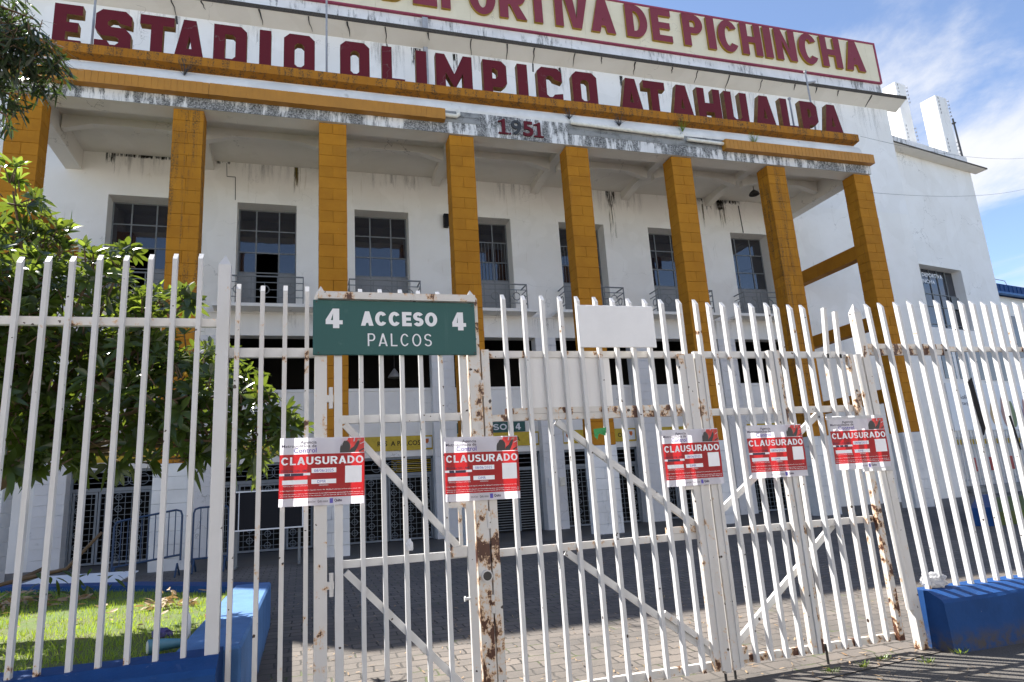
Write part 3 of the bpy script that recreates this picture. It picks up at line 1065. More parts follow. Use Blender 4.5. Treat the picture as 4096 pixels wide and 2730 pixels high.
# bare block between the gutters
for a, b in ((3.95, 5.1), (7.95, 13.6)):
    mb = MB()
    x = a
    while x < b - 0.05:
        mb.cbox(x, min(x + 0.55, b) - 0.006, 17.925, 17.937, 12.64, 12.83, 0.004, 0.002)
        mb.cbox(x, min(x + 0.55, b) - 0.006, 17.925, 17.937, 12.836, 13.01, 0.004, 0.002)
        x += 0.55
    mb.build('bare_block_strip', GREYBLOCK, B)
mb = MB()
prof = [(17.94, 13.02), (17.93, 13.10), (17.95, 13.20), (18.0, 13.31), (18.08, 13.40), (18.18, 13.46), (18.235, 13.47), (18.235, 13.62), (18.6, 13.62), (18.6, 13.02)]
mb.prism(prof, X0, X1 - 0.25, 'x')
mb.build('rounded_cornice', ROUND, B)
mb = MB()
mb.prism([(17.93, 13.58), (17.93, 13.845), (22.19, 13.83), (22.19, 13.5), (18.3, 13.53)], X0, X1 - 0.27, 'x')
mb.build('roof_ledge', LEDGE, B)
for a, b in ((X0, -2.55), (-2.54, 3.93), (13.58, X1 + 0.02)):
    mb = MB()
    mb.box(a, b, 17.708, 17.93, 12.588, 12.93)
    x = a + 0.02
    while x < b - 0.16:
        mb.box(x, x + 0.143, 17.7, 17.708, 12.586 + random.uniform(-.004, .004), 12.932)
        x += 0.155
    mb.build('gutter_casing', GUTTER, B)
# roof cornice of the main block
mb = MB()
mb.prism([(21.6, 18.54), (21.6, 18.68), (22.25, 18.82), (22.25, 18.24)], XL - 0.6, XR + 0.6, 'x')
mb.mi = 1
mb.box(XL - 0.6, XR + 0.62, 21.575, 21.6, 18.53, 18.685)
mb.build('roof_cornice', [CEIL, EDGE], B)
mb = MB()
mb.box(XL, XR - 0.1, YW - 0.01, YW + 0.3, 18.7, 19.62)
mb.box(XL, XR, YW + 0.05, 42, 18.25, 18.6)
mb.build('parapet', BAND, B)
# numbers of the year
for ch, a, b in (('1', 5.61, 5.93), ('9', 6.03, 6.36), ('5', 6.41, 6.75), ('1', 6.765, 7.08)):
    m = DARKMETAL if ch == '9' else MAROON
    if ch == '1':
        me = outline_mesh(gothic('1', b - a, .51, .1), a, 12.40, 17.885, .04, [m, m])
    else:
        me = text_mesh(ch, a, b, 12.40, 12.91, 17.885, 0.04, 0.02, 5, [m, m])
    link_mesh('year_numeral', me, B)
link_mesh('year_point', outline_mesh([arc(5.98, 12.43, .032, .032, 0, 330, 11)], 0, 0, 17.885, .04, [MAROON, MAROON]), B)

# windows with balconies
def window(i, x):
    y = YW + 0.56
    mb = MB()
    mb.quad((x - .928, YW + .45, 7.9), (x - .928, YW + .45, 11.53), (x - .928, y + .06, 11.53), (x - .928, y + .06, 7.9))
    mb.quad((x + .928, YW + .45, 7.9), (x + .928, YW + .45, 11.53), (x + .928, y + .06, 11.53), (x + .928, y + .06, 7.9))
    mb.quad((x - .928, YW + .45, 11.53), (x + .928, YW + .45, 11.53), (x + .928, y + .06, 11.53), (x - .928, y + .06, 11.53))
    root = mb.build('window', PORCH, B, fix=False)
    a, b, z0, z1 = x - 0.925, x + 0.925, 7.9, 11.525
    m1, m2 = x - 0.362, x + 0.365
    mb = MB()
    for q0, q1 in ((a, a + 0.045), (m1 - 0.022, m1 + 0.022), (m2 - 0.022, m2 + 0.022), (b - 0.045, b)):
        mb.box(q0, q1, y, y + 0.04, z0, z1)
    for q in (z1 - 0.02, 10.78, 10.00, 9.30):
        mb.box(a, b, y + 0.003, y + 0.037, q - 0.02, q + 0.02)
    if i in (3, 4):
        for k in range(14):
            q = a + 0.1 + k * 0.125
            mb.tube([(q, y - 0.03, 9.3), (q, y - 0.03, 10.78)], 0.008, 5)
    mb.build('window_frame', FRAME, root)
    mb = MB()
    cols = [(a + .045, m1 - .022), (m1 + .022, m2 - .022), (m2 + .022, b - .045)]
    for ci, (p, q) in enumerate(cols):
        for ri, (c_, d) in enumerate(((10.80, 11.505), (10.02, 10.76), (9.32, 9.98))):
            if i in (0, 1) and ci == 1 and ri == 2:
                continue
            j = random.uniform(-.009, .009)
            mb.quad((p, y + .02 + j, c_), (q, y + .02 - j, c_), (q, y + .022 - j, d), (p, y + .022 + j, d))
    mb.build('pane', GLASS, root, fix=False)
    for ci, (p, q) in enumerate(cols):
        if i in (0, 1) and ci == 1:
            continue
        mb = MB()
        mb.box(p, q, y + .01, y + .035, z0, 9.28)
        mb.box(p + .05, q - .05, y + .002, y + .01, z0 + .1, 9.18)
        mb.build('lower_panel', PANELG, root)


random.seed(5)
for i, x in enumerate(WX):
    window(i, x)


def balcony(x):
    mb = MB()
    mb.box(x - 1.5, x + 1.5, 21.51, YW, 7.79, 7.895)
    root = mb.build('balcony', WHITE, B)
    y = 21.56
    mb = MB()
    xa, xb = x - 1.16, x + 1.16
    for q in (xa, x - 0.39, x + 0.39, xb):
        mb.box(q - 0.016, q + 0.016, y - 0.016, y + 0.016, 7.895, 8.76)
    mb.box(xa - .016, xb + .016, y - 0.02, y + 0.02, 8.76, 8.80)
    for z in (8.58, 8.10):
        mb.box(xa, xb, y - 0.012, y + 0.012, z - .012, z + .012)
    for k in range(3):
        c_ = x - 0.775 + 0.775 * k
        mb.ring((c_, y, 8.345), 0.135, 0.016, 18, 5)
        for s in (-1, 1):
            mb.box(min(c_ + s * .15, c_ + s * .375), max(c_ + s * .15, c_ + s * .375), y - .01, y + .01, 8.335, 8.355)
            mb.box(c_ - .01, c_ + .01, y - .01, y + .01, *((8.49, 8.57) if s > 0 else (8.11, 8.2)))
    for q in (xa, xb):
        mb.box(q - .016, q + .016, y + .02, YW, 8.762, 8.798)
        for z in (8.58, 8.10):
            mb.box(q - .012, q + .012, y + .016, YW, z - .012, z + .012)
        mb.ring((q, y + .32, 8.345), 0.135, 0.016, 16, 5, 'x')
    mb.build('railing', FRAME, root)


for x in WX:
    balcony(x)

# surface cracks, black seepage and downpipe
random.seed(21)
def crack(pts, y, wd):
    mb = MB()
    for (x0, z0), (x1, z1) in zip(pts[:-1], pts[1:]):
        mb.bar((x0, y, z0), (x1, y, z1), wd * random.uniform(.6, 1.3), 0.006)
    mb.build('crack', DARKMETAL, B)


crack([(-2.55, 12.9), (-2.53, 12.42), (-2.27, 12.42), (-2.25, 11.6)], YW - 0.004, 0.022)
crack([(17.2, 12.75), (17.25, 11.55)], YW - 0.004, 0.05)
for n in range(26):
    x = -12 + n * 1.47 + random.uniform(-.3, .3)
    y0 = 21.62
    pts = [(x, y0, 18.535)]
    L = random.choice((0.25, 0.5, 0.62, 0.62))
    for k in range(1, 5):
        pts.append((x + random.uniform(-.03, .03) + 0.03 * k, y0 + L * k / 4.0, 18.535 - (0.28 * L * k / 4.0) / .6))
    mb = MB()
    mb.tube([Vector(p) - Vector((0, 0, 0.012)) for p in pts], random.uniform(.014, .04), 5, 0.006)
    mb.build('soffit_crack', DARKMETAL, B)
    if L > 0.6 and random.random() < 0.6:
        xx, zz = pts[-1][0], 18.24
        crack([(xx, zz), (xx + random.uniform(-.05, .05), zz - random.uniform(.2, .9))], YW - 0.004, random.uniform(.02, .07))


def stain_mat(name, col, lo, hi, sx=5.0, sz=0.5, strength=1.0):
    m, k, b = mat(name)
    f = k.noise(k.pos((sx, sx, sz)), 3.0, 8, 0.7)
    b.inputs['Base Color'].default_value = (*col, 1)
    b.inputs['Roughness'].default_value = 0.95
    tc_ = k.add('ShaderNodeTexCoord')
    sx_ = k.add('ShaderNodeSeparateXYZ')
    k.link(tc_.outputs['Generated'], sx_.inputs[0])
    ex = k.math('MULTIPLY', k.math('MULTIPLY', sx_.outputs[0], k.math('SUBTRACT', 1.0, sx_.outputs[0])), 6.0, True)
    al = k.math('MULTIPLY', k.ramp(f, lo, hi), k.math('MULTIPLY', ex, k.ramp(sx_.outputs[2], 0.0, 0.85)))
    k.link(k.math('MULTIPLY', al, strength), b.inputs['Alpha'])
    return m


SEEP = stain_mat('black_seepage', (0.03, 0.026, 0.02), 0.42, 0.60)
SEEPG = stain_mat('green_seepage', (0.16, 0.12, 0.03), 0.44, 0.66, 4.0, 0.25, 0.8)
SOOT = stain_mat('grey_wash_stain', (0.13, 0.115, 0.095), 0.46, 0.80, 2.2, 0.16, 0.30)
for m, lst in ((SEEP, ((-5.95, -4.1, 12.80, 12.945), (-6.1, -5.8, 12.45, 12.945), (-2.9, -2.4, 12.82, 12.945), (11.15, 11.55, 12.2, 12.945), (15.2, 17.4, 12.72, 12.945), (15.6, 15.9, 12.3, 12.9), (16.1, 16.5, 12.3, 12.9),
                       (13.9, 14.4, 12.72, 12.945), (0.6, 0.75, 17.3, 17.95), (3.7, 4.1, 17.1, 18.23), (5.3, 5.5, 17.0, 18.2), (9.6, 9.75, 17.4, 18.2), (12.3, 12.5, 16.9, 18.2))),
               (SEEPG, ((-.45, -.2, 11.6, 12.94), (11.2, 11.5, 10.2, 12.4), (16.2, 16.5, 11.5, 12.6), (15.4, 15.5, 11.5, 12.7), (-5.95, -5.8, 12.1, 12.6))),
               (SOOT, tuple((x_, x_ + w_, z_ - h_, z_) for x_, w_, z_, h_ in ((-6, 2.2, 18.25, 1.6), (-2.5, 1.5, 18.25, 1.2), (1.2, 2.8, 18.25, 1.8), (5.5, 2.0, 18.25, 1.3), (9, 2.5, 18.25, 1.7), (13, 3, 18.25, 1.5), (17.5, 2.4, 18.25, 1.9),
                                                                        (21.5, 2.2, 18.25, 2.6), (24.2, 1.9, 18.25, 2.0), (-5.9, 1.6, 12.94, 1.0), (-2.4, 2.0, 12.94, .9), (2.0, 2.0, 12.94, .8), (6.4, 1.5, 12.94, 1.0), (10.6, 2.2, 12.94, 1.2), (13.8, 3.5, 12.94, 1.2),
                                                                        (-4.2, 1.2, 7.73, .7), (-.8, 1.4, 7.73, .7), (3.5, 1.6, 7.73, .7), (7.6, 1.4, 7.73, .7), (11.2, 1.4, 7.73, .7), (14.9, 1.4, 7.73, .7))))):
    for a, b, c_, d in lst:
        mb = MB()
        n = max(3, int((b - a) / .06))
        top = [(a + (b - a) * i / n, d) for i in range(n + 1)]
        bot = [(a + (b - a) * i / n, c_ + (d - c_) * random.uniform(.0, .6)) for i in range(n + 1)]
        off_ = .003 * (1 + (m is SEEP) * 2 + (m is SEEPG))
        mb.prism(bot + top[::-1], YW - off_ - .002, YW - off_)
        mb.build('seepage_stain', m, B)
mb = MB()
mb.box(4.15, 4.36, 22.0, 22.1, 18.86, 19.5)
mb.box(4.17, 4.33, 22.06, 22.19, 13.85, 18.25)
mb.build('downpipe', GREYM, B)
mb = MB()
pp = [(8.05, 17.9, 13.12), (8.06, 17.86, 13.0), (8.2, 17.84, 12.985)]
mb.tube(pp + [(12.05, 17.84, 12.9)], 0.062, 10)
mb.tube([(11.9, 17.84, 12.905), (12.05, 17.86, 13.0), (12.05, 17.93, 13.1)], 0.058, 8)
mb.build('drain_pipe', PVC, B)
mb = MB()
mb.tube([(12.2, 17.84, 12.84), (13.6, 17.84, 12.81)], 0.06, 10)
for q in (9.2, 10.9):
    mb.tube([(q, 17.84, 12.985 - (q - 8.2) * .022), (q + .12, 17.84, 12.985 - (q - 8.08) * .022)], 0.072, 10)
mb.build('drain_pipe', PVC, B)
mb = MB()
mb.tube([(3.93, 17.84, 12.80), (4.3, 17.84, 12.80), (4.36, 17.84, 12.86), (4.37, 17.9, 12.98)], 0.062, 10)
mb.build('drain_pipe', PVC, B)

# yellow name strips over the gates
def strip(i, body, tx0, tx1, crest):
    a, b = CX[i] + 0.40, CX[i + 1] - 0.40
    t = thing('name_strip', None, 'sign', ((a + b) / 2, YW + 0.3, 3.24))
    mb = MB()
    mb.box(a, b, YW + 0.30, YW + 0.335, 3.245, 3.715)
    mb.build('strip_board', YELLOWSIGN, t)
    for c_ in crest:
        mb = MB()
        mb.box(c_ - .16, c_ + .16, YW + .288, YW + .30, 3.3, 3.66)
        pl = mb.build('crest_plate', SIGNWHITE, t)
        mb = MB()
        mb.prism([(c_ - .06, 3.6), (c_ + .06, 3.6), (c_ + .06, 3.5), (c_, 3.43), (c_ - .06, 3.5)], YW + .280, YW + .288)
        mb.build('crest_shield', CRESTRED, pl)
    if body:
        link_mesh('strip_letters', text_mesh(body, tx0, tx1, 3.40, 3.56, YW + 0.292, 0.02, 0.01, 2, BLACKP), t)
    return t


NS = 'yellow name strips over the entrance gates'
names = ['over the gate behind the tree at far left', 'over the gate behind the black notice board', 'reading RES A PALCOS over the gate behind the pedestrian gate',
         'below the small green CESO 4 sign over the slatted gate', 'with a crest plate over the narrow gate behind the wide gate leaf',
         'over the gate behind the middle notices', 'over the gate nearest the right end column']
bodies = ['', '', 'RES  A PALCOS', 'SA', 'OS', '', '']
spans = [(0, 1), (0, 1), (2.25, 3.65), (6.9, 7.12), (10.85, 11.1), (0, 1), (0, 1)]
for i in range(7):
    crest = {2: [3.87], 3: [7.62], 4: [8.9, 11.37]}.get(i, [CX[i + 1] - .65])
    t = strip(i, bodies[i], spans[i][0], spans[i][1], crest)
    tag(t, 'yellow name strip ' + names[i], 'sign', NS)
t = thing('access_sign', 'small dark green sign reading CESO 4 above the yellow strip over the slatted gate', 'sign', (6.2, YW + .3, 3.75))
mb = MB()
mb.box(4.9, 7.33, YW + .27, YW + .298, 3.73, 4.08)
mb.build('sign_board', GREEN, t)
link_mesh('sign_letters', gothic_text('ACCESO', 5.15, 6.66, 3.80, 4.01, YW + .262, .22, SIGNWHITE), t)
link_mesh('sign_numeral', gothic_text('4', 6.98, 7.17, 3.79, 4.02, YW + .262, .26, SIGNWHITE), t)

# ------------------------------------------------------------------ roof sign
S = thing('roof_sign', 'long cream roof sign with raised red letters DEPORTIVA DE PICHINCHA and a red border', 'sign', (7.6, 22.1, 19.62))
SX0, SX1 = -11.0, 26.15
mb = MB()
x = SX0
while x < SX1 - 0.01:
    e = min(x + 1.22, SX1)
    mb.box(x, e - 0.006, 22.10, 22.17, 19.66, 21.73)
    x += 1.22
mb.build('sign_board', CREAM, S)
mb = MB()
mb.box(SX0 - .04, SX1 + .06, 22.07, 22.2, 21.70, 21.79)
mb.box(SX0 - .04, SX1 + .06, 22.07, 22.2, 19.60, 19.66)
mb.box(SX1 - .03, SX1 + .062, 22.072, 22.198, 19.661, 21.699)
mb.box(SX0 - .042, SX0 + .04, 22.072, 22.198, 19.661, 21.699)
mb.build('sign_border', REDLINE, S)
mb = MB()
for q in range(14):
    xx = SX0 + 1.2 + q * 2.7
    mb.bar((xx, 22.2, 21.5), (xx, 23.6, 18.7), .06, .06, (1, 0, 0))
mb.build('sign_strut', GREYM, S)
SL = [('D', 2.64, 3.61), ('E', 3.82, 4.75), ('P', 4.92, 5.87), ('O', 6.02, 7.11), ('R', 7.26, 8.38), ('T', 8.43, 9.36), ('I', 9.62, 9.97), ('V', 10.02, 11.10), ('A', 11.19, 12.30),
      ('D', 12.81, 13.82), ('E', 14.02, 14.98), ('P', 15.54, 16.54), ('I', 16.75, 17.15), ('C', 17.30, 18.36), ('H', 18.48, 19.55), ('I', 19.70, 20.10), ('N', 20.30, 21.40),
      ('C', 21.58, 22.66), ('H', 22.82, 23.95), ('A', 24.15, 25.28)]
for ch, a, b in SL:
    d = 0.02 if ch in 'OC' else 0
    link_mesh('letter', outline_mesh(gothic(ch, b - a, 1.58 + 2 * d, .36), a, 20.02 - d, 21.985, 0.11, [PINKRED, YSIDE]), S)

# ------------------------------------------------------------------ freestanding letters on the ledge
LL = [('E', -6.50, -5.83), ('S', -5.52, -4.64), ('T', -4.44, -3.58), ('A', -3.59, -2.78), ('D', -2.56, -1.68), ('I', -1.34, -1.02), ('O', -0.67, 0.20),
      ('O', 0.93, 1.79), ('L', 2.16, 2.85), ('I', 3.20, 3.53), ('M', 3.82, 4.98), ('P', 5.34, 6.12), ('I', 6.49, 6.83), ('C', 7.17, 8.03), ('O', 8.39, 9.28),
      ('A', 10.10, 10.98), ('T', 11.02, 11.85), ('A', 12.05, 12.95), ('H', 13.12, 14.06), ('U', 14.24, 15.18), ('A', 15.44, 16.36), ('L', 16.62, 17.32), ('P', 17.50, 18.24), ('A', 18.46, 19.36)]
words = ['ESTADIO', 'OLIMPICO', 'ATAHUALPA']
k = 0
for wd in words:
    for j, ch in enumerate(wd):
        ch_, a, b = LL[k]
        if j == 0:
            where = 'starting the word %s' % wd
        elif j == len(wd) - 1:
            where = 'ending the word %s' % wd
        else:
            where = 'in %s between %s and %s' % (wd, wd[j - 1], wd[j + 1])
        me = outline_mesh(glyph(ch, b - a), a, 13.842, 18.28, 0.22, [MAROON, LSIDE])
        o = link_mesh('letter_%s' % ch.lower(), me)
        o.location = (0, 0, 0)
        me.transform(Matrix.Translation((-(a + b) / 2, -18.28, -13.842)))
        o.location = ((a + b) / 2, 18.28, 13.842)
        tag(o, 'dark red letter %s on the ochre ledge, %s' % (ch, where), 'letter', 'freestanding red letters on the porch ledge')
        k += 1

# ------------------------------------------------------------------ side wing on the right and its mirror on the left
th = R(10.6)
wd_, wn_ = Vector((math.cos(th), math.sin(th), 0)), Vector((-math.sin(th), math.cos(th), 0))
P0 = Vector((26.3, 24.0, 0))


def W(s, n, z):
    q = P0 + wd_ * s + wn_ * n
    return (q.x, q.y, z)


def wbox(mb, s0, s1, n0, n1, z0, z1):
    c_ = [W(s0, n0, z0), W(s1, n0, z0), W(s1, n1, z0), W(s0, n1, z0), W(s0, n0, z1), W(s1, n0, z1), W(s1, n1, z1), W(s0, n1, z1)]
    mb.add(c_, [(0, 3, 2, 1), (4, 5, 6, 7), (0, 1, 5, 4), (1, 2, 6, 5), (2, 3, 7, 6), (3, 0, 4, 7)])


G = thing('side_wing', 'plain white set back side wing right of the main front with one deep tall window', 'building', tuple(P0 + Vector((4.6, 1, 0.37))))
mb = MB()
t2 = MB()
wall_sheet(t2, -0.5, 9.45, 0.3, 17.6, 0, 0.55, [(2.4, 6.35, 8.28, 11.52)])
mb.v = [W(x, y, z) for x, y, z in t2.v]
mb.f, mb.m = t2.f, t2.m
mb.quad(W(9.45, 0, .3), W(9.45, 16, .3), W(9.45, 16, 17.6), W(9.45, 0, 17.6))
mb.quad(W(-.5, 16, .3), W(9.45, 16, .3), W(9.45, 16, 17.6), W(-.5, 16, 17.6))
mb.quad(W(-.5, 0, 17.6), W(9.45, 0, 17.6), W(9.45, 16, 17.6), W(-.5, 16, 17.6))
mb.build('wing_wall', WHITE, G, fix=False)
mb = MB()
wbox(mb, -0.5, 9.95, -0.62, 0.0, 17.60, 17.70)
mb.mi = 1
wbox(mb, -0.5, 9.97, -0.64, -0.62, 17.61, 17.69)
mb.build('wing_cornice', [CEIL, EDGE], G)
mb = MB()
wbox(mb, -0.5, 9.4, 0.0, 0.25, 17.70, 18.55)
mb.build('wing_parapet', BAND, G)
mb = MB()
wbox(mb, 2.35, 6.4, 0.50, 0.53, 8.25, 11.54)
wi = mb.build('window', GLASS, G)
mb = MB()
for s in (2.9, 3.6, 4.28, 4.95, 5.65):
    wbox(mb, s - .022, s + .022, 0.46, 0.50, 8.25, 11.54)
for z in (8.62, 9.55, 10.21):
    wbox(mb, 2.35, 6.4, 0.465, 0.497, z - .02, z + .02)
wbox(mb, 5.7, 6.33, 0.40, 0.43, 9.50, 10.15)
mb.build('window_frame', FRAME, wi)


def wtext(body, s0, s1, z0, z1, n, m, bold=0.0):
    me = text_mesh(body, s0, s1, z0, z1, n, 0, bold, 3, m)
    for v in me.vertices:
        v.co = Vector(W(*v.co))
    return me


link_mesh('window_letters', wtext('ION DEPORTIVA', 2.95, 5.38, 11.10, 11.32, 0.455, SIGNWHITE, .02), wi)
link_mesh('window_letters', wtext('CHINCHA', 3.0, 4.65, 10.76, 10.96, 0.455, SIGNWHITE, .02), wi)
# mirror wing on the left (out of frame, it shades the lawn)
Gl = thing('side_wing', 'plain white side wing beyond the left end of the main front', 'building', (-18, 26, 0.37))
mb = MB()
pts = [(-13.9, 24.0), (-23.7, 25.9), (-20.8, 40), (-13.9, 40)]
n = 4
mb.add([(x, y, .3) for x, y in pts] + [(x, y, 17.6) for x, y in pts], [(0, 1, 2, 3), (7, 6, 5, 4)] + [(i, i + 4, (i + 1) % 4 + 4, (i + 1) % 4) for i in range(4)])
mb.build('wing_wall', WHITE, Gl)
mb = MB()
mb.prism([(-13.9, 23.4), (-23.9, 25.3), (-23.7, 25.9), (-13.9, 24.0)], 17.6, 17.7, 'z')
mb.build('wing_cornice', CEIL, Gl)


# towers on the wing roof
def tower(label, s0, s1, n0, n1, zt):
    t = thing('roof_tower', label, 'tower', W((s0 + s1) / 2, n0, 17.7), 'white slab towers on the wing roof')
    mb = MB()
    a = [W(s0, n1, 17.6), W(s0, n0 + .04, 17.6), W(s0 + .05, n0, 17.6), W(s1, n0, 17.6), W(s1, n1, 17.6)]
    b_ = [(q[0], q[1], zt) for q in a]
    m_ = len(a)
    mb.add(a + b_, [tuple(range(m_)), tuple(range(2 * m_ - 1, m_ - 1, -1))] + [(i, i + m_, (i + 1) % m_ + m_, (i + 1) % m_) for i in range(m_)])
    mb.build('tower_shaft', WHITE, t)
    mb = MB()
    for zz in list(range(0, 5)) + list(range(11, 17)):
        z = zt - .15 - zz * .26
        for s in (s0 + .05, s1 + .0):
            mb.tube([W(s, n0 + .1, z), W(s + .16, n0 - .02, z)], 0.022, 5)
            mb.tube([W(s + .16, n0 - .02, z - .06), W(s + .16, n0 - .02, z + .07)], 0.022, 5)
    mb.build('climbing_rung', GREYM, t)


tower('tall white slab tower with climbing rungs, half hidden behind the main roof cornice', 9.50, 10.5, 3.0, 3.85, 25.27)
tower('tall white slab tower with climbing rungs, standing free against the sky at right', 11.73, 12.85, 2.0, 2.98, 24.27)
mb = MB()
mb.tube([W(11.2, 1.0, 17.6), W(11.0, 1.0, 21.9)], 0.05, 6)
mb.ring(W(11.02, 1.0, 21.6), 0.1, .03, 8, 4, 'z')
o = mb.build('antenna_rod', DARKMETAL)
tag(o, 'thin dark rod standing right of the free white tower', 'rod', 'thin rods on the roofs')

# thin rods on the porch roof
for x, y, z0, z1, lab in ((-5.72, 18.8, 13.84, 17.4, 'thin dark pole beside the S of ESTADIO'), (0.55, 18.8, 13.84, 17.6, 'tall thin grey pole between ESTADIO and OLIMPICO'),
                          (18.54, 18.8, 13.84, 16.9, 'thin grey rod with a short crossarm behind the P of ATAHUALPA'), (17.56, 18.8, 13.84, 15.6, 'short thin grey rod behind the L of ATAHUALPA')):
    mb = MB()
    mb.tube([(x, y, z0), (x, y, z1)], 0.032, 7)
    mb.tube([(x, y, z1), (x, y, z1 + .07)], 0.06, 7)
    if x > 18:
        mb.tube([(x, y, z1 - .45), (x + .38, y, z1 - .35)], 0.05, 6)
    o = mb.build('roof_rod', GREYM)
    tag(o, lab, 'rod', 'thin rods on the roofs')

# overhead wires
for p, q, sag, lab in (((19.72, 17.95, 13.8), (45, 28.9, 21.06), 0.35, 'thin wire running right from the ledge end past the towers'), ((19.76, 17.95, 11.53), (45, 29.3, 19.05), .3, 'thin wire running right from the end column across the wing')):
    mb = MB()
    P, Q = Vector(p), Vector(q)
    mb.tube([P.lerp(Q, t / 14) - Vector((0, 0, sag * 4 * (t / 14) * (1 - t / 14))) for t in range(15)], 0.007, 4)
    o = mb.build('overhead_wire', DARKMETAL)
    tag(o, lab, 'wire', 'overhead wires at right')

# lamps under the porch
t = thing('porch_lamp', 'dark dome lamp hanging under the porch ceiling beside the seventh column', 'lamp', (16.98, 20.85, 12.5))
mb = MB()
mb.lathe([(0.02, .2), (.06, .17), (.17, .07), (.21, -.02), (.19, -.03)], (16.98, 20.85, 12.62))
mb.build('lamp_shade', DARKMETAL, t, True)
mb = MB()
mb.tube([(16.98, 20.85, 12.8), (16.98, 20.85, 12.96)], .018, 6)
mb.build('lamp_stem', DARKMETAL, t)
t = thing('hall_lamp', 'round metal lamp hanging in the dark opening above the pedestrian gate', 'lamp', (3.04, 24, 5.9))
mb = MB()
mb.lathe([(0.03, .32), (.07, .26), (.20, .08), (.24, 0), (.22, -.01)], (3.04, 24, 5.95))
mb.build('lamp_shade', GREYM, t, True)
mb = MB()
mb.tube([(3.04, 24, 6.25), (3.04, 24, 7.7)], .015, 6)
mb.build('lamp_cord', DARKMETAL, t)
mb = MB()
mb.cbox(4.66, 4.84, 21.98, 22.19, 11.02, 11.5, .02)
tag(mb.build('speaker', BLACKP), 'small black box speaker on the wall behind the fourth column', 'speaker')

# ------------------------------------------------------------------ far right building, banner and low fence
t = thing('neighbour_building', 'distant white building with a blue metal roof band at the right edge', 'building', (60, 42, .3))
wbase = MB()
wbox(wbase, 22, 60, 8.4, 20, 0.2, 14.35)
wbase.build('wall', WHITE, t)
mb = MB()
wbox(mb, 21.5, 60, 8.0, 20, 14.42, 15.2)
for q in range(60):
    wbox(mb, 22 + q * .6, 22.3 + q * .6, 7.96, 8.0, 14.46, 15.16)
mb.build('roof_band', BLUE, t)
mb = MB()
wbox(mb, 21.5, 60, 7.7, 8.0, 14.30, 14.46)
mb.build('gutter', BLUELIGHT, t)
mb = MB()
for q in range(9):
    wbox(mb, 27.3 + q * 3.0, 28.9 + q * 3.0, 8.34, 8.42, 9.5, 12.8)
mb.build('window', GLASS, t)
mb = MB()
mb.tube([W(25, 8, 15.2), W(25, 8, 15.55), W(27.7, 8, 15.5), W(27.9, 8, 15.2)], .03, 5)
mb.build('roof_rail', GREYM, t)

# row of dark ground floor windows on the wing are parts of the wing
mb = MB()
for q in range(5):
    wbox(mb, 3.0 + q * 1.25, 3.95 + q * 1.25, -0.03, 0.02, 5.75, 7.35)
mb.build('ground_floor_window', GLASS, G)
t = thing('wall_banner', 'long white advertising banner with pictures of people on the wing wall at right', 'banner', W(6, -.1, 3.2))
mb = MB()
wbox(mb, 2.7, 12.5, -0.12, -0.05, 3.25, 5.5)
mb.build('banner_sheet', SIGNWHITE, t)
mb = MB()
random.seed(8)
for s0, s1, z0, z1, mi in ((5.9, 6.5, 3.5, 4.6, 0), (6.9, 7.5, 3.4, 4.9, 1), (7.6, 8.2, 3.35, 4.7, 2), (8.2, 8.9, 3.4, 5.1, 3), (8.9, 9.4, 3.3, 4.8, 1), (9.4, 10.2, 3.4, 5.2, 2), (10.3, 11.2, 3.3, 5.0, 3)):
    mb.mi = mi
    c_ = (s0 + s1) / 2
    mb.add([W(c_ + (s1 - s0) / 2 * math.cos(a) * (1 if math.sin(a) < 0.3 else .75), -.13, (z0 + z1) / 2 + (z1 - z0) / 2 * math.sin(a)) for a in [2 * math.pi * j / 14 for j in range(14)]], [tuple(range(14))])
mb.build('banner_picture', [flat('banner_tan', (.55, .38, .20)), flat('banner_pink', (.42, .25, .22)), flat('banner_green', (.16, .22, .10)), flat('banner_purple', (.14, .10, .24))], t, fix=False)
link_mesh('banner_text', wtext('Solicita', 3.6, 4.75, 4.75, 4.95, -.128, INK), t)
link_mesh('banner_text', wtext('tarjeta aqui', 3.7, 5.3, 4.42, 4.62, -.128, INK), t)
t = thing('low_fence', 'low white fence with a yellow band in front of the wing at right', 'fence', W(6, -1, .37))
mb = MB()
for q in range(34):
    wbox(mb, 1.25 + q * .24, 1.29 + q * .24, -1.02, -.98, .75, 3.15)
mb.build('picket', FENCE, t)
mb = MB()
wbox(mb, 1.2, 10, -.97, -.93, 2.8, 2.88)
wbox(mb, 1.2, 10, -.97, -.93, .95, 1.03)
mb.build('rail', FENCE, t)
mb = MB()
wbox(mb, 1.2, 10, -.97, -.95, 2.55, 2.78)
mb.build('yellow_band', YELLOWSIGN, t)
mb = MB()
wbox(mb, 1.0, 10, -1.3, -.7, .3, .74)
mb.build('fence_base', GREYBLOCK, t)
mb = MB()
for q in range(3):
    wbox(mb, 1.75 + q * 1.5, 2.15 + q * 1.5, -1.06, -1.03, 1.35, 1.95)
mb.build('red_notice', REDP, t)
mb = MB()
mb.prism([(15.2, 12.3), (22.3, 17.9), (22.05, 18.2), (14.95, 12.62)], .05, .62, 'z')
o = mb.build('planter_kerb', BLUE)
tag(o, 'blue painted planter kerb running away on the right side of the forecourt', 'kerb')
mb = MB()
mb.prism([(15.3, 12.3), (22.35, 17.9), (40, 17.9), (40, 12.3)], .05, .5, 'z')
tag(mb.build('planter_lawn', SOIL), kind='structure')

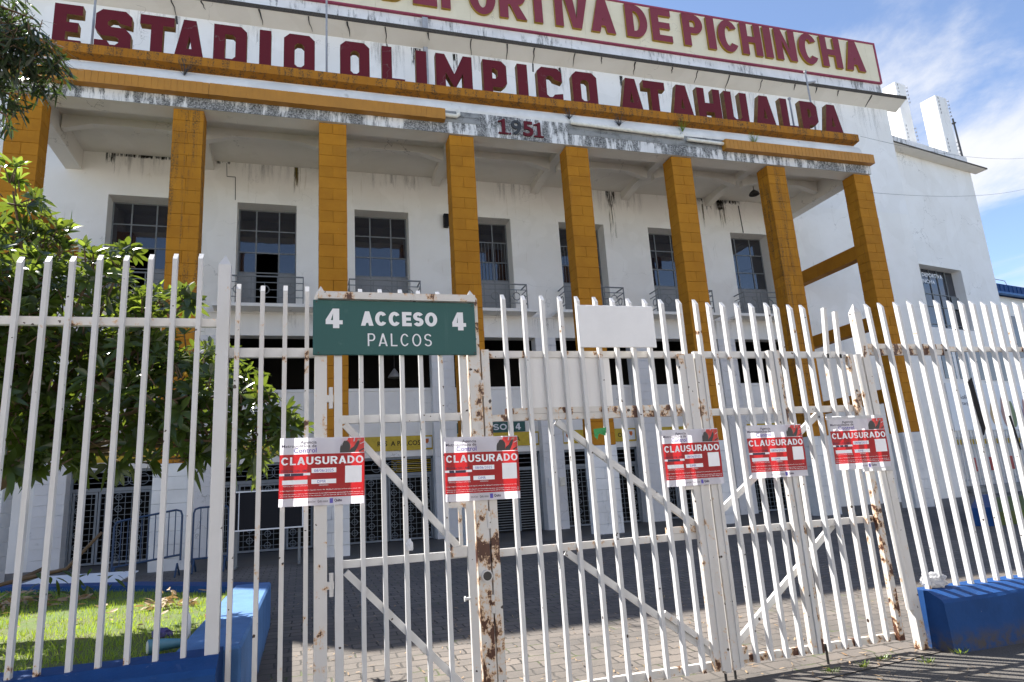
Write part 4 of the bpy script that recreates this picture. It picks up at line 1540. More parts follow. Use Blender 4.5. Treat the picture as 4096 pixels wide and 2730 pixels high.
# pale houses across the street, behind the photographer
random.seed(6)
for i in range(7):
    x0 = -42 + i * 13.5
    hh = (11, 12.5, 10.5, 12.8, 11.5, 12.5, 10.8)[i]
    t = thing('street_house', ('pale plastered house across the street, number %s from the left' % ('one', 'two', 'three', 'four', 'five', 'six', 'seven')[i]), 'house', (x0 + 6.5, -12, 0), 'houses across the street')
    mb = MB()
    hl = [(x0 + 1 + k * 3.2, x0 + 2.6 + k * 3.2, z, z + 1.5) for k in range(4) for z in (1.0, 4.2, 7.2)]
    hl = [(a, b, c_, d) for a, b, c_, d in hl]
    tmp = MB()
    wall_sheet(tmp, x0, x0 + 13.2, 0, hh, 0, -.2, hl)
    mb.v = [(x, -12 + y, z) for x, y, z in tmp.v]
    mb.f, mb.m = tmp.f, tmp.m
    mb.quad((x0, -12, 0), (x0, -24, 0), (x0, -24, hh), (x0, -12, hh))
    mb.quad((x0 + 13.2, -12, 0), (x0 + 13.2, -24, 0), (x0 + 13.2, -24, hh), (x0 + 13.2, -12, hh))
    mb.quad((x0, -12, hh), (x0 + 13.2, -12, hh), (x0 + 13.2, -24, hh), (x0, -24, hh))
    mb.build('house_wall', (HOUSEA, HOUSEB)[i % 2], t, fix=False)
    for a, b, c_, d in hl:
        mb = MB()
        mb.box(a, b, -12.25, -12.2, c_, d)
        mb.build('window', GLASS, t)

# ------------------------------------------------------------------ left planter, kerb and lawn
mb = MB()
LAWN = [(-0.86, 5.35), (-0.86, 9.8), (-2.25, 11.25), (-4.4, 13.1), (-12, 18.6), (-12, 5.35)]
mb.prism(LAWN, 0.1, 0.575, 'z')
tag(mb.build('lawn', SOIL), kind='structure')
t = thing('planter_kerb', 'broad blue painted kerb round the lawn, running back from the left post', 'kerb', (-.63, 7.5, 0))
mb = MB()
mb.cbox(-0.86, -0.42, 5.44, 9.9, -.05, 0.66, .02)
mb.build('side_kerb', BLUELIGHT, t)
mb = MB()
pin, pout = [(-.86, 9.78), (-2.25, 11.22), (-4.4, 13.05), (-12, 18.6)], [(-.43, 9.9), (-2.4, 11.95), (-4.55, 13.6), (-12, 19.1)]
for i in range(3):
    mb.prism([pin[i], pout[i], pout[i + 1], pin[i + 1]], .1, .655 - i * .002, 'z')
mb.build('back_kerb', BLUE, t)
random.seed(4)
mb = MB()
nb = 0
while nb < 30000:
    x, y = random.uniform(-7.5, -.87), 5.4 + 8.2 * random.random() ** 1.3
    if y > 9.8 and x > -.86 - (y - 9.8) * 1.02:
        continue
    if mnoise.noise((x * 1.3, y * 1.3, 0)) < -.33 and random.random() < .75:
        nb += 1
        continue
    h = random.uniform(.025, .065) * (1 + .5 * mnoise.noise((x * 2, y * 2, 3)))
    a = random.uniform(0, 6.28)
    dx, dy = math.cos(a) * .0045, math.sin(a) * .0045
    lx, ly = random.uniform(-.03, .03), random.uniform(-.03, .03)
    mb.add([(x - dx, y - dy, .572), (x + dx, y + dy, .572), (x + lx, y + ly, .572 + h)], [(0, 1, 2)])
    nb += 1
tag(mb.build('grass', GRASS, fix=False), kind='stuff')

# ------------------------------------------------------------------ blue base walls under the fence
def base_wall(x0, x1, prof, label):
    mb = MB()
    n = max(2, int((x1 - x0) / .35))
    m = len(prof)
    vs, fs = [], []
    for i in range(n + 1):
        x = x0 + (x1 - x0) * i / n
        for (y, z) in prof:
            vs.append((x, y + random.uniform(-.004, .004), z + (random.uniform(-.005, .005) if z > .1 else 0)))
    for i in range(n):
        for j in range(m):
            fs.append((i * m + j, i * m + (j + 1) % m, (i + 1) * m + (j + 1) % m, (i + 1) * m + j))
    fs += [tuple(range(m)), tuple(range((n + 1) * m - 1, n * m - 1, -1))]
    mb.add(vs, fs)
    o = mb.build('low_wall', BLUE)
    return tag(o, label, 'wall', 'blue low walls under the fence')


random.seed(2)
base_wall(-9, -0.535, [(4.99, -.05), (5.0, .575), (5.03, .61), (5.17, .66), (5.43, .665), (5.43, -.05)], 'blue low wall carrying the left fence beside the lawn')
base_wall(5.40, 13, [(4.98, -.05), (5.0, .40), (5.02, .43), (5.15, .487), (5.34, .49), (5.34, -.05)], 'blue low wall with a chipped end carrying the right fence')

# ------------------------------------------------------------------ fence and gates
YF = 5.2
BD = 0.047


BARX = {}


def set_wear(o, fn):
    """rust strength per vertex, stored on the mesh"""
    me = o.data
    off = OFF[o.name]
    a = me.attributes.new('wear', 'FLOAT', 'POINT')
    a.data.foreach_set('value', [fn(v.co + off) for v in me.vertices])
    return o


def strip_prism(mb, ring0, ring1, n):
    """closed bar between two rings of points with n slices"""
    m = len(ring0)
    vs, fs = [], []
    for i in range(n + 1):
        t = i / n
        vs += [tuple(a + (b - a) * t for a, b in zip(p, q)) for p, q in zip(ring0, ring1)]
    for i in range(n):
        for j in range(m):
            fs.append((i * m + j, i * m + (j + 1) % m, (i + 1) * m + (j + 1) % m, (i + 1) * m + j))
    fs += [tuple(range(m - 1, -1, -1)), tuple(n * m + j for j in range(m))]
    mb.add(vs, fs)


def bump_at(d, wd):
    return math.exp(-(d / wd) ** 2)


def picket(x, z0, z1, parent, m=FENCE, wdt=0.0315, lean=0.0, cut=0.055, dy=0.0, name='bar'):
    mb = MB()
    y0, y1 = YF + dy, YF + dy + BD
    a, b = x - wdt / 2, x + wdt / 2
    L = lean
    L += random.uniform(-.005, .005)
    z1 += random.uniform(-.006, .006)
    strip_prism(mb, [(a, y0, z0), (b, y0, z0), (b, y1, z0), (a, y1, z0)], [(a - L, y0, z1 - cut), (b - L, y0, z1 - cut), (b - L, y1, z1), (a - L, y1, z1)], int((z1 - z0) / .045))
    BARX.setdefault(parent.name, []).append(x)
    js = [(zr, random.random() ** 1.6) for zr in (2.93, 2.70, 2.18, 1.14, .13)]
    ft = random.random() ** 1.3
    return set_wear(mb.build(name, m, parent), lambda c_: max([A * .55 * bump_at(c_.z - zr + .02, .045) for zr, A in js] + [ft * .8 * bump_at(c_.z - z0, .06)]))


def post(x0, x1, z0, z1, parent, m=FENCE, lean=0.0, dep=None, apex=0.09, name='post'):
    mb = MB()
    d = dep or (x1 - x0)
    y0, y1 = YF - .005, YF - .005 + d
    L = lean
    strip_prism(mb, [(x0, y0, z0), (x1, y0, z0), (x1, y1, z0), (x0, y1, z0)], [(x0 - L, y0, z1), (x1 - L, y0, z1), (x1 - L, y1, z1), (x0 - L, y1, z1)], int((z1 - z0) / .05))
    if apex:
        ap = ((x0 + x1) / 2 - L, (y0 + y1) / 2, z1 + apex)
        e = [(x0 - L, y0, z1), (x1 - L, y0, z1), (x1 - L, y1, z1), (x0 - L, y1, z1)]
        mb.add(e + [ap], [(0, 1, 4), (1, 2, 4), (2, 3, 4), (3, 0, 4)])
    js = [(zr, random.random()) for zr in (2.93, 2.70, 2.18, 1.14, .13)]
    k_ = 1.0 if m is RUSTY else (.55 if m is WORN else .2)
    return set_wear(mb.build(name, m, parent), lambda c_: k_ * max([A * .6 * bump_at(c_.z - zr, .09) for zr, A in js] + [.8 * bump_at(c_.z - max(z0, 0), .12), .26 * max(0, 1 - c_.z / 1.6)]))


def rail(x0, x1, z0, z1, parent, m=FENCE, dy=0.0, name='rail'):
    mb = MB()
    y0, y1 = YF + BD + .001 + dy, YF + BD + .041 + dy
    strip_prism(mb, [(x0, y0, z0), (x0, y1, z0), (x0, y1, z1), (x0, y0, z1)], [(x1, y0, z0), (x1, y1, z0), (x1, y1, z1), (x1, y0, z1)], max(4, int((x1 - x0) / .016)))
    k_ = 1.0 if m is RUSTY else (.7 if m is WORN else .4)
    bx = [(q, random.random() ** 1.4) for q in BARX.get(parent.name, [])] + [(x0, random.random()), (x1, random.random())]
    return set_wear(mb.build(name, m, parent), lambda c_: k_ * max(A * .8 * bump_at(c_.x - q, .032 + .02 * A) for q, A in bx))


FG = 'sections of the white steel fence and gates'
t = thing('steel_fence', 'left white steel fence section of slanted topped bars on the blue wall before the tree', 'fence', (-1.5, YF, .66), FG)
for i, x in enumerate([-2.415, -2.25, -2.085, -1.905, -1.738, -1.587, -1.415, -1.252, -1.09, -0.923, -0.758]):
    picket(x, .655, 3.40 + .012 * max(0, i - 3), t)
rail(-6, -.63, 2.915, 2.975, t, WORN)
post(-.628, -.543, .63, 3.385, t, FENCE, apex=.09)
for i in range(18):
    pass
t = thing('steel_fence', 'narrow white steel fence section between the left post and the sign posts', 'fence', (-.24, YF, 0), FG)
for x in (-.483, -.318, -.156, .008):
    picket(x, .04, 3.245, t, WORN)
rail(-.543, .063, 2.685, 2.755, t, FENCE)
rail(-.543, .063, .16, .22, t, FENCE)

t = thing('gate_posts', 'pair of rust streaked white gate posts joined by a lintel carrying the green sign', 'gate frame', (.7, YF, 0), FG)
post(.063, .153, 0, 3.16, t, WORN)
post(1.255, 1.349, 0, 3.16, t, RUSTY)
mb = MB()
mb.box(.085, 1.32, YF - .062, YF - .006, 3.122, 3.178)
mb.build('lintel', RUSTY, t)
mb = MB()
mb.tube([(1.31, YF - .04, .99), (1.31, YF + .0, .99)], .042, 14)
mb.mi = 1
mb.tube([(1.31, YF - .042, .99), (1.31, YF - .039, .99)], .033, 14)
mb.build('lock_ring', [WORN, DARKMETAL], t)
for z in (.72, 1.33, 2.35):
    mb = MB()
    mb.tube([(1.352, YF - .005, z), (1.352, YF - .005, z + .13)], .017, 8)
    mb.build('hinge', RUSTY, t)
for z in (.95, 2.28):
    mb = MB()
    mb.tube([(.182, YF, z), (.182, YF, z + .16)], .016, 8)
    mb.box(.153, .20, YF - .01, YF + .03, z + .05, z + .10)
    mb.build('hinge', WORN, t)

t = thing('pedestrian_gate', 'narrow white pedestrian gate with two diagonal braces under the green sign', 'gate', (.72, YF, .1), FG)
post(.207, .264, .10, 2.75, t, FENCE, dep=.045, apex=0, name='stile')
post(1.178, 1.236, .10, 2.75, t, WORN, dep=.045, apex=0, name='stile')
for x in (.405, .563, .718, .869, 1.027):
    picket(x, .08, 3.238, t)
rail(.264, 1.178, 2.172, 2.232, t)
rail(.264, 1.178, 1.128, 1.182, t)
rail(.264, 1.178, .12, .18, t)
for p, q in (((.285, 2.165), (1.13, 1.20)), ((.285, 1.10), (1.13, .22))):
    mb = MB()
    mb.bar((p[0], YF + BD + .0215, p[1]), (q[0], YF + BD + .0215, q[1]), .05, .039)
    mb.build('brace', FENCE, t)
mb = MB()
mb.box(1.06, 1.178, YF + .003, YF + .05, 1.14, 1.215)
mb.box(1.03, 1.18, YF + .003, YF + .03, 1.50, 1.545)
mb.box(1.12, 1.145, YF + .003, YF + .03, 1.22, 1.50)
mb.build('lock_box', RUSTY, t)
mb = MB()
mb.tube([(1.14, YF, .84), (1.18, YF, .84)], .011, 7)
mb.tube([(1.135, YF, .84), (1.145, YF, .84)], .02, 7)
mb.build('bolt', FENCE, t)

t = thing('gate_leaf', 'wide white gate leaf with braces falling to the right and a blank panel', 'gate', (2.3, YF, .08), FG)
post(1.363, 1.425, .06, 2.735, t, RUSTY, dep=.045, apex=0, name='stile')
post(3.165, 3.235, .085, 2.70, t, WORN, dep=.05, apex=0, name='stile')
post(3.255, 3.315, .06, 2.70, t, WORN, dep=.05, apex=0, name='stile')
for x in (1.583, 1.758, 1.923, 2.090, 2.253, 2.417, 2.588, 2.749, 2.912, 3.071):
    picket(x, .085, 3.222, t)
picket(3.238, .085, 3.22, t, WORN, dy=-.018)
rail(1.425, 3.26, 2.678, 2.735, t, WORN)
rail(1.425, 3.26, 2.155, 2.207, t, RUSTY)
rail(1.56, 3.24, 2.209, 2.256, t, RUSTY)
rail(1.425, 3.26, 1.112, 1.168, t, WORN)
rail(2.9, 3.26, 1.17, 1.222, t, RUSTY)
rail(1.425, 3.3, .088, .145, t, WORN)
for p, q in (((1.99, 2.14), (3.20, 1.21)), ((1.99, 1.10), (3.25, .16))):
    mb = MB()
    mb.bar((p[0], YF + BD + .0215, p[1]), (q[0], YF + BD + .0215, q[1]), .052, .038)
    mb.build('brace', FENCE, t)
mb = MB()
mb.bar((2.78, YF + BD - .006, .565), (3.15, YF + BD - .006, .29), .046, .036)
mb.build('brace_plate', WORN, t)
mb = MB()
mb.box(1.70, 2.52, YF + .058, YF + .066, 2.258, 2.677)
mb.build('lock_panel', plaster('streaked_panel', (0.74, 0.735, 0.73), (0.45, 0.22, 0.08), 0.0, 0.55, 0.5, 0.0), t)
mb = MB()
mb.box(3.09, 3.2, YF + .0, YF + .05, 1.52, 1.585)
mb.build('latch', RUSTY, t)
for x in (3.275,):
    mb = MB()
    mb.tube([(x, YF + .035, -.01), (x, YF + .035, .16)], .011, 7)
    mb.build('drop_rod', DARKMETAL, t)

t = thing('gate_leaf', 'wide white gate leaf with braces rising to the right, containing a wicket door', 'gate', (4.2, YF, .1), FG)
post(3.335, 3.40, .075, 2.70, t, WORN, dep=.05, apex=0, name='stile')
post(4.115, 4.165, .10, 2.735, t, WORN, dep=.05, apex=0, name='stile')
post(4.185, 4.235, .10, 2.735, t, RUSTY, dep=.05, apex=0, name='stile', lean=.0)
post(5.045, 5.105, .10, 2.70, t, RUSTY, dep=.05, apex=0, name='stile', lean=.02)
picket(3.41, .09, 3.22, t, WORN, dy=-.018)
for x, L in ((3.578, .015), (3.721, .01), (3.871, .0), (4.026, .0), (4.186, 0), (4.30, .0), (4.478, .02), (4.62, .02)):
    picket(x, .10, 3.205, t, lean=L, dy=(-.018 if 4.1 < x < 4.25 else 0))
# two broken bars leaning at the top
for x, L in ((4.78, -.005), (4.935, .0)):
    picket(x, .11, 2.70, t, WORN, cut=.0, lean=L)
for x, dx, zt in ((4.80, .055, 3.165), (4.945, .035, 3.13)):
    mb = MB()
    mb.bar((x, YF + .02, 2.66), (x + dx, YF + .02, zt), .036, .04)
    mb.build('broken_bar', WORN, t)
rail(3.36, 5.05, 2.676, 2.735, t)
rail(3.40, 4.12, 2.15, 2.21, t)
rail(4.235, 5.05, 2.15, 2.21, t, WORN)
rail(3.40, 5.05, 1.12, 1.178, t, WORN)
rail(3.38, 5.10, .10, .158, t, RUSTY)
for p, q in (((3.44, 1.30), (4.66, 2.14)), ((3.43, .22), (4.62, 1.12))):
    mb = MB()
    mb.bar((p[0], YF + BD + .0615, p[1]), (q[0], YF + BD + .0615, q[1]), .052, .036)
    mb.build('brace', FENCE, t)
mb = MB()
mb.box(3.40, 3.49, YF + .0, YF + .05, .14, .24)
mb.build('bolt_plate', RUSTY, t)
for x in (3.365, 4.285):
    mb = MB()
    mb.tube([(x, YF + .035, -.01), (x, YF + .035, .16)], .011, 7)
    mb.build('drop_rod', DARKMETAL, t)

t = thing('steel_fence', 'right white steel fence section standing on the chipped blue wall, rail rusty near its post', 'fence', (6.5, YF, .49), FG)
post(5.268, 5.348, .0, 3.13, t, WORN, lean=.073, apex=.09)
mb = MB()
mb.tube([(5.245, YF + .02, .34), (5.16, YF + .02, 2.70)], .034, 10)
mb.build('hinge_tube', WORN, t)
RB = [(5.50, .10), (5.652, .085), (5.838, .068), (6.015, .066), (6.177, .052), (6.342, .028), (6.513, .012), (6.66, .006), (6.81, 0), (6.968, 0), (7.123, 0), (7.279, 0), (7.445, 0), (7.596, 0), (7.76, 0), (7.92, 0), (8.08, 0)]
for i, (x, L) in enumerate(RB):
    picket(x, .475, 3.235 + .012 * min(i, 5), t, FENCE, lean=L)
rail(5.22, 6.36, 2.765, 2.816, t, RUSTY)
rail(5.22, 6.36, 2.704, 2.760, t, RUSTY)
rail(6.362, 9, 2.742, 2.79, t, WORN)
mb = MB()
mb.prism([(6.475, 2.41), (6.535, 2.45), (6.575, 1.93), (6.53, 1.86)], YF - .012, YF - .002)
mb.build('tape_strip', BLACKP, t)
mb = MB()
mb.prism([(6.93, 2.05), (6.955, 2.05), (7.0, 1.70), (6.985, 1.70)], YF - .01, YF - .002)
mb.build('tape_strip', BLACKP, t)

# green sign and blank panel
t = thing('access_sign', 'dark green sign reading 4 ACCESO 4 PALCOS hung on the gate lintel', 'sign', (.68, 5.14, 2.68))
mb = MB()
mb.cbox(.05, 1.317, 5.165, 5.185, 2.684, 3.117, .004)
mb.build('sign_board', GREEN, t)
for body, a, b, c_, d, bo in (('4', .143, .269, 2.892, 3.047, .03), ('ACCESO', .406, 1.004, 2.914, 3.030, .045), ('PALCOS', .456, .954, 2.752, 2.853, -.004), ('4', 1.126, 1.239, 2.885, 3.035, .03)):
    link_mesh('sign_numeral' if body == '4' else 'sign_letters', gothic_text(body, a, b, c_, d, 5.1625, {'4': .30, 'ACCESO': .27, 'PALCOS': .115}[body], SIGNWHITE, .12 if body == 'ACCESO' else .32), t)
for x, z in ((.075, 3.10), (1.295, 3.095), (.09, 2.70), (1.30, 2.70)):
    mb = MB()
    mb.tube([(x, 5.160, z), (x, 5.166, z)], .007, 7)
    mb.build('screw', DARKMETAL, t)
t = thing('blank_panel', 'blank white painted panel fixed across the bars of the wide gate leaf', 'panel', (2.59, 5.17, 2.75))
mb = MB()
mb.cbox(2.226, 2.952, 5.172, 5.188, 2.752, 3.127, .004)
mb.build('panel_sheet', plain('blank_panel_paint', (0.74, 0.74, 0.74), 0.5, var=0.05, scale=3), t)


# ------------------------------------------------------------------ closure notices
def notice(label, cx, zt, seal, w_=.595, h_=.475, tilt=0.0, tape=False, handwritten=True):
    """closure notice, laid out in its own square and then placed"""
    t = thing('closure_notice', label, 'notice', (cx, 5.17, zt - h_), 'red CLAUSURADO notices taped to the fence')

    def T(me):
        for v in me.vertices:
            x, y, z = v.co
            X = x * w_ - w_ / 2
            Z = (z - 1) * h_
            rip = .004 * math.sin(X * 21 + cx * 5) + .003 * math.sin(Z * 17 + X * 9)
            c_, s_ = math.cos(tilt), math.sin(tilt)
            v.co = (cx + X * c_ - Z * s_, 5.172 + rip + y, zt + X * s_ + Z * c_)
        return me

    def sheet(name, x0, x1, z0, z1, dy, m, par, nx=14):
        mb = MB()
        nz = max(1, int((z1 - z0) * 12))
        nx = max(1, int((x1 - x0) * nx))
        vs = [(x0 + (x1 - x0) * i / nx, dy, z0 + (z1 - z0) * j / nz) for j in range(nz + 1) for i in range(nx + 1)]
        mb.add(vs, [(j * (nx + 1) + i, j * (nx + 1) + i + 1, (j + 1) * (nx + 1) + i + 1, (j + 1) * (nx + 1) + i) for j in range(nz) for i in range(nx)])
        me = bpy.data.meshes.new(name)
        me.from_pydata(mb.v, [], mb.f)
        me.materials.append(m)
        T(me)
        return link_mesh(name, me, par)

    def txt(body, x0, x1, z0, z1, m, par, bold=0.0, dy=-.0022, name='lettering', res=2):
        me = gothic_text(body, x0, x1, z0, z1, dy, .205, m, .13) if name == 'headline' else text_mesh(body, x0, x1, z0, z1, dy, 0, bold, res, m)
        return link_mesh(name, T(me), par)

    base = sheet('paper', 0, 1, .755, 1, 0, PAPER, t)
    sheet('paper', 0, 1, 0, .115, 0, PAPER, t)
    red = sheet('red_band', 0, 1, .115, .755, 0, REDP, t)
    txt('Agencia', .235, .425, .895, .955, INK, base, .008)
    txt('Metropolitana de', .02, .425, .842, .900, INK, base, .008)
    txt('Control', .16, .425, .775, .850, VIOLET, base, .01)
    # photo strip: a dark haired figure reaching up over red
    ph = sheet('photo', .72, .995, .765, .985, -.0009, REDP2, t)
    mb = MB()
    for mi, pl in ((3, [(.72, .86), (.72, .985), (.80, .985), (.79, .95), (.75, .93)]), (3, [(.86, .93), (.87, .985), (.885, .985), (.88, .93)]),
                   (0, [(.70, .765), (.705, .85), (.725, .915), (.76, .945), (.795, .935), (.82, .895), (.825, .84), (.815, .765)]),
                   (1, [(.818, .90), (.832, .875), (.835, .845), (.825, .84)]),
                   (0, [(.81, .765), (.83, .82), (.87, .855), (.905, .925), (.925, .945), (.94, .93), (.925, .87), (.905, .82), (.88, .765)]),
                   (1, [(.905, .93), (.92, .965), (.955, .975), (.96, .955), (.935, .935)]),
                   (0, [(.93, .79), (.995, .83), (.995, .81), (.935, .765)]), (3, [(.945, .90), (.995, .925), (.995, .915), (.945, .885)])):
        mb.mi = mi
        mb.add([(x, -.0016, z) for x, z in pl], [tuple(range(len(pl)))])
    me = bpy.data.meshes.new('photo_figure')
    me.from_pydata(mb.v, [], mb.f)
    for m in (HAIR, SKIN, REDP, PAPER):
        me.materials.append(m)
    me.polygons.foreach_set('material_index', mb.m)
    link_mesh('photo_figure', T(me), ph)
    txt('CLAUSURADO', .018, .985, .60, .715, PWHITE, red, .035, name='headline', res=4)
    for x0, x1, z0, z1 in ((.37, .66, .475, .545), (.035, .325, .315, .38), (.37, .66, .315, .38)):
        sheet('field', x0, x1, z0, z1, -.0014, PWHITE, red)
    sheet('field', .0, .355, .445, .48, -.0014, PWHITE, red)
    sheet('field', .055, .275, .437, .477, -.0018, INK, red)
    sheet('code_patch', .765, .965, .315, .565, -.0014, PWHITE, red)
    txt('SELLO No %s - AMC' % seal, .015, .33, .495, .53, INK, red, .02)
    txt('08/06/2025', .40, .63, .488, .53, VIOLET, red)
    txt('DMR', .44, .54, .328, .368, VIOLET, red)
    txt('FIRMA DE LA AUTORIDAD COMPETENTE', .045, .33, .285, .302, PWHITE, red)
    txt('DEPENDENCIA', .46, .57, .285, .302, PWHITE, red)
    txt('Codigo Organico Administrativo, Capitulo Segundo, articulo 180.- Medidas Provisionales de Proteccion y articulo 189.-', .012, .96, .215, .236, PWHITE, red, .01, res=1)
    txt('La persona que rompa o retire los sellos impuestos por la autoridad competente, para incumplir la medida impuesta, sera', .012, .985, .165, .186, PWHITE, red, .01, res=1)
    txt('sancionada con pena privativa de libertad de uno a tres anos, conforme el articulo 284 del Codigo Organico Integral Penal.', .012, .985, .135, .156, PWHITE, red, .01, res=1)
    txt('Quito', .64, .73, .035, .085, INK, base, .03)
    sheet('crest', .585, .625, .025, .095, -.0012, VIOLET, base)
    txt('Agencia de Control', .33, .42, .035, .075, INK, base)
    txt('Quito renace', .445, .565, .035, .080, INK, base)
    if tape:
        sheet('tape', -.05, 1.06, .985, 1.05, -.003, CLEAR, t)
        sheet('tape', .45, 1.04, -.06, .02, -.003, CLEAR, t)
    return t


notice('red CLAUSURADO notice, seal 1154, taped to the left sign post and the bars beside it', .125, 2.065, '1154', .597, .484, -.012)
notice('red CLAUSURADO notice, seal 1155, taped across the rusty post right of the pedestrian gate', 1.32, 2.030, '1155', .592, .486, -.010)
notice('red CLAUSURADO notice, seal 1156, over the meeting stiles of the two wide leaves', 3.175, 2.028, '1156', .553, .475, .004)
notice('red CLAUSURADO notice, seal 1157, on the wicket leaf between two others', 4.04, 2.04, '1157', .592, .464, -.004)
notice('red CLAUSURADO notice under shiny tape on the right gate post, rightmost one', 4.965, 2.075, '1158', .64, .468, .0, True)

# ------------------------------------------------------------------ trees
def leaf(mb, base, d, nrm, L, wd, droop):
    d = d.normalized()
    side = d.cross(nrm)
    if side.length < 1e-3:
        side = d.cross(Vector((1, 0, .1)))
    side.normalize()
    nrm = side.cross(d).normalized()
    rows = []
    for t, hw in ((0.0, .05), (.25, .75), (.55, 1.0), (.82, .62), (1.0, .02)):
        c_ = base + d * L * t - Vector((0, 0, 1)) * droop * L * t * t
        o = side * wd / 2 * hw
        rows.append((c_ - o + nrm * wd * .10 * hw, c_, c_ + o + nrm * wd * .10 * hw))
    vs = [v for r_ in rows for v in r_]
    fs = []
    for i in range(4):
        a = i * 3
        fs += [(a, a + 1, a + 4, a + 3), (a + 1, a + 2, a + 5, a + 4)]
    mb.add(vs, fs)


F_, ROT = 1569.0 / 1.0, None


def ray(px, py):
    """direction of a point of the photograph given in 2353 px width"""
    return (rt * ((px - 1176.5) / 1552.7) - up * ((py - 784.1) / 1552.7) + fwd)


def at(px, py, Y):
    d = ray(px, py)
    return Vector((0, 0, H)) + d * (Y / d.y)


random.seed(17)
T1 = thing('loquat_tree', 'broad leaved loquat tree with small yellow fruit on the lawn behind the left fence', 'tree', (-3.9, 8.0, .57))
blobs = [(30, 440, 55), (30, 520, 75), (100, 560, 65), (20, 640, 90), (110, 640, 85), (210, 630, 60), (285, 595, 38), (270, 690, 70), (370, 690, 48), (430, 690, 28), (330, 770, 85), (180, 760, 120),
         (40, 780, 110), (430, 820, 60), (500, 850, 55), (560, 890, 55), (612, 900, 42), (625, 965, 55), (540, 960, 85), (430, 910, 100), (300, 890, 120), (150, 900, 130), (30, 920, 110),
         (60, 1010, 80), (180, 1000, 80), (300, 1000, 80), (410, 1010, 70), (500, 1015, 60), (600, 1010, 45), (655, 990, 25), (120, 1050, 40), (30, 1040, 40), (590, 1040, 28), (-60, 700, 120), (-80, 880, 140), (-60, 550, 90)]
mbl, mby, mbt = MB(), MB(), MB()
trunk_top = Vector((-2.7, 8.2, 2.2))
mbt.tube([(-4.2, 8.1, .5), (-3.9, 8.1, 1.1), (-3.4, 8.15, 1.75), trunk_top], .13, 8, .09)
mbt.tube([(-3.7, 8.1, 1.4), (-3.6, 8.0, 2.2), (-3.3, 7.9, 3.2), (-3.1, 7.8, 4.3)], .08, 7, .03)
fr = []
for bx, by, br in blobs:
    Y = random.uniform(7.0, 8.1)
    c0 = at(bx, by, Y)
    rad = br * Y / 1569
    mid = trunk_top.lerp(c0, .5) + Vector((random.uniform(-.1, .1), random.uniform(-.1, .1), random.uniform(.0, .15)))
    mbt.tube([trunk_top + Vector((random.uniform(-.3, .1), 0, random.uniform(-.1, .3))), mid, c0], .032, 5, .010)
    nros = max(6, int(34 * (rad / .45) ** 2))
    for _ in range(nros):
        v = Vector((random.gauss(0, 1), random.gauss(0, 1), random.gauss(0, 1)))
        v.normalize()
        v *= rad * random.random() ** .45
        v.y *= 1.15
        p = c0 + v
        axis = (v.normalized() * .7 + Vector((random.uniform(-.3, .3), random.uniform(-.3, .3), .55))).normalized()
        young = (p.z > 1.56 + (p - Vector((0, 0, H))).y * .30 + random.uniform(-.8, .25)) and random.random() < .33
        a1 = axis.orthogonal().normalized()
        a2 = axis.cross(a1)
        n = random.randint(6, 10)
        ph = random.uniform(0, 6.28)
        for i in range(n):
            a = ph + i * 2.4
            el = random.uniform(.15, .95) if not young else random.uniform(.5, 1.25)
            d = (a1 * math.cos(a) + a2 * math.sin(a)) * math.cos(el) + axis * math.sin(el)
            leaf(mby if (young and i < n * .7) else mbl, p, d, axis, random.uniform(.13, .25), random.uniform(.040, .066), random.uniform(.05, .5))
        mbt.tube([p, p - axis * .16], .006, 4, .008)
mbt.build('trunk', BARK, T1, True)
mbl.build('crown', LEAF, T1, True, fix=False)
mby.build('young_leaves', LEAFY, T1, True, fix=False)
mb = MB()
for bx, by in ((583, 897), (590, 901), (578, 901), (586, 906), (330, 893), (300, 760), (306, 742), (308, 905), (425, 860)):
    c0 = at(bx, by, 7.3)
    mb.lathe([(0, -.026), (.016, -.02), (.022, 0), (.017, .018), (0, .025)], c0, 8)
mb.build('fruit', FRUIT, T1, True)

T2 = thing('hanging_tree', 'dark narrow leaved branch of a nearer tree hanging into the top left corner', 'tree', (-6.0, 4.6, 0))
mbl, mbt = MB(), MB()
mbt.tube([(-6, 4.6, 0), (-5.8, 4.6, 2.5), (-5.2, 4.5, 4.2), (-4.2, 4.4, 5.4)], .16, 8, .07)
random.seed(23)
st = Vector((-4.2, 4.4, 5.4))
for bx, by, br in ((20, 40, 55), (50, 90, 55), (90, 130, 50), (120, 165, 36), (45, 170, 55), (95, 195, 34), (20, 235, 38), (20, 110, 60), (-50, 100, 90), (-60, 220, 80), (130, 120, 26), (75, 60, 22), (-120, 20, 120), (15, 285, 14)):
    Y = random.uniform(4.2, 4.7)
    c0 = at(bx, by, Y)
    rad = br * Y / 1569
    mbt.tube([st, st.lerp(c0, .5) + Vector((0, 0, .1)), c0 + Vector((0, 0, .05))], .018, 5, .006)
    for _ in range(max(8, int(105 * (rad / .15) ** 2))):
        v = Vector((random.gauss(0, 1), random.gauss(0, 1), random.gauss(0, 1))).normalized() * rad * random.random() ** .4
        p = c0 + v
        d = Vector((random.uniform(-.8, 1.0), random.uniform(-.8, .8), random.uniform(-1.2, .35)))
        leaf(mbl, p, d, Vector((random.uniform(-1, 1), random.uniform(-1, 1), 1)), random.uniform(.07, .13), random.uniform(.014, .022), random.uniform(0, .25))
        if random.random() < .35:
            mbt.tube([p, p - d.normalized() * .07], .0025, 4)
mbt.build('trunk', BARK, T2, True)
mbl.build('crown', LEAFD, T2, True, fix=False)

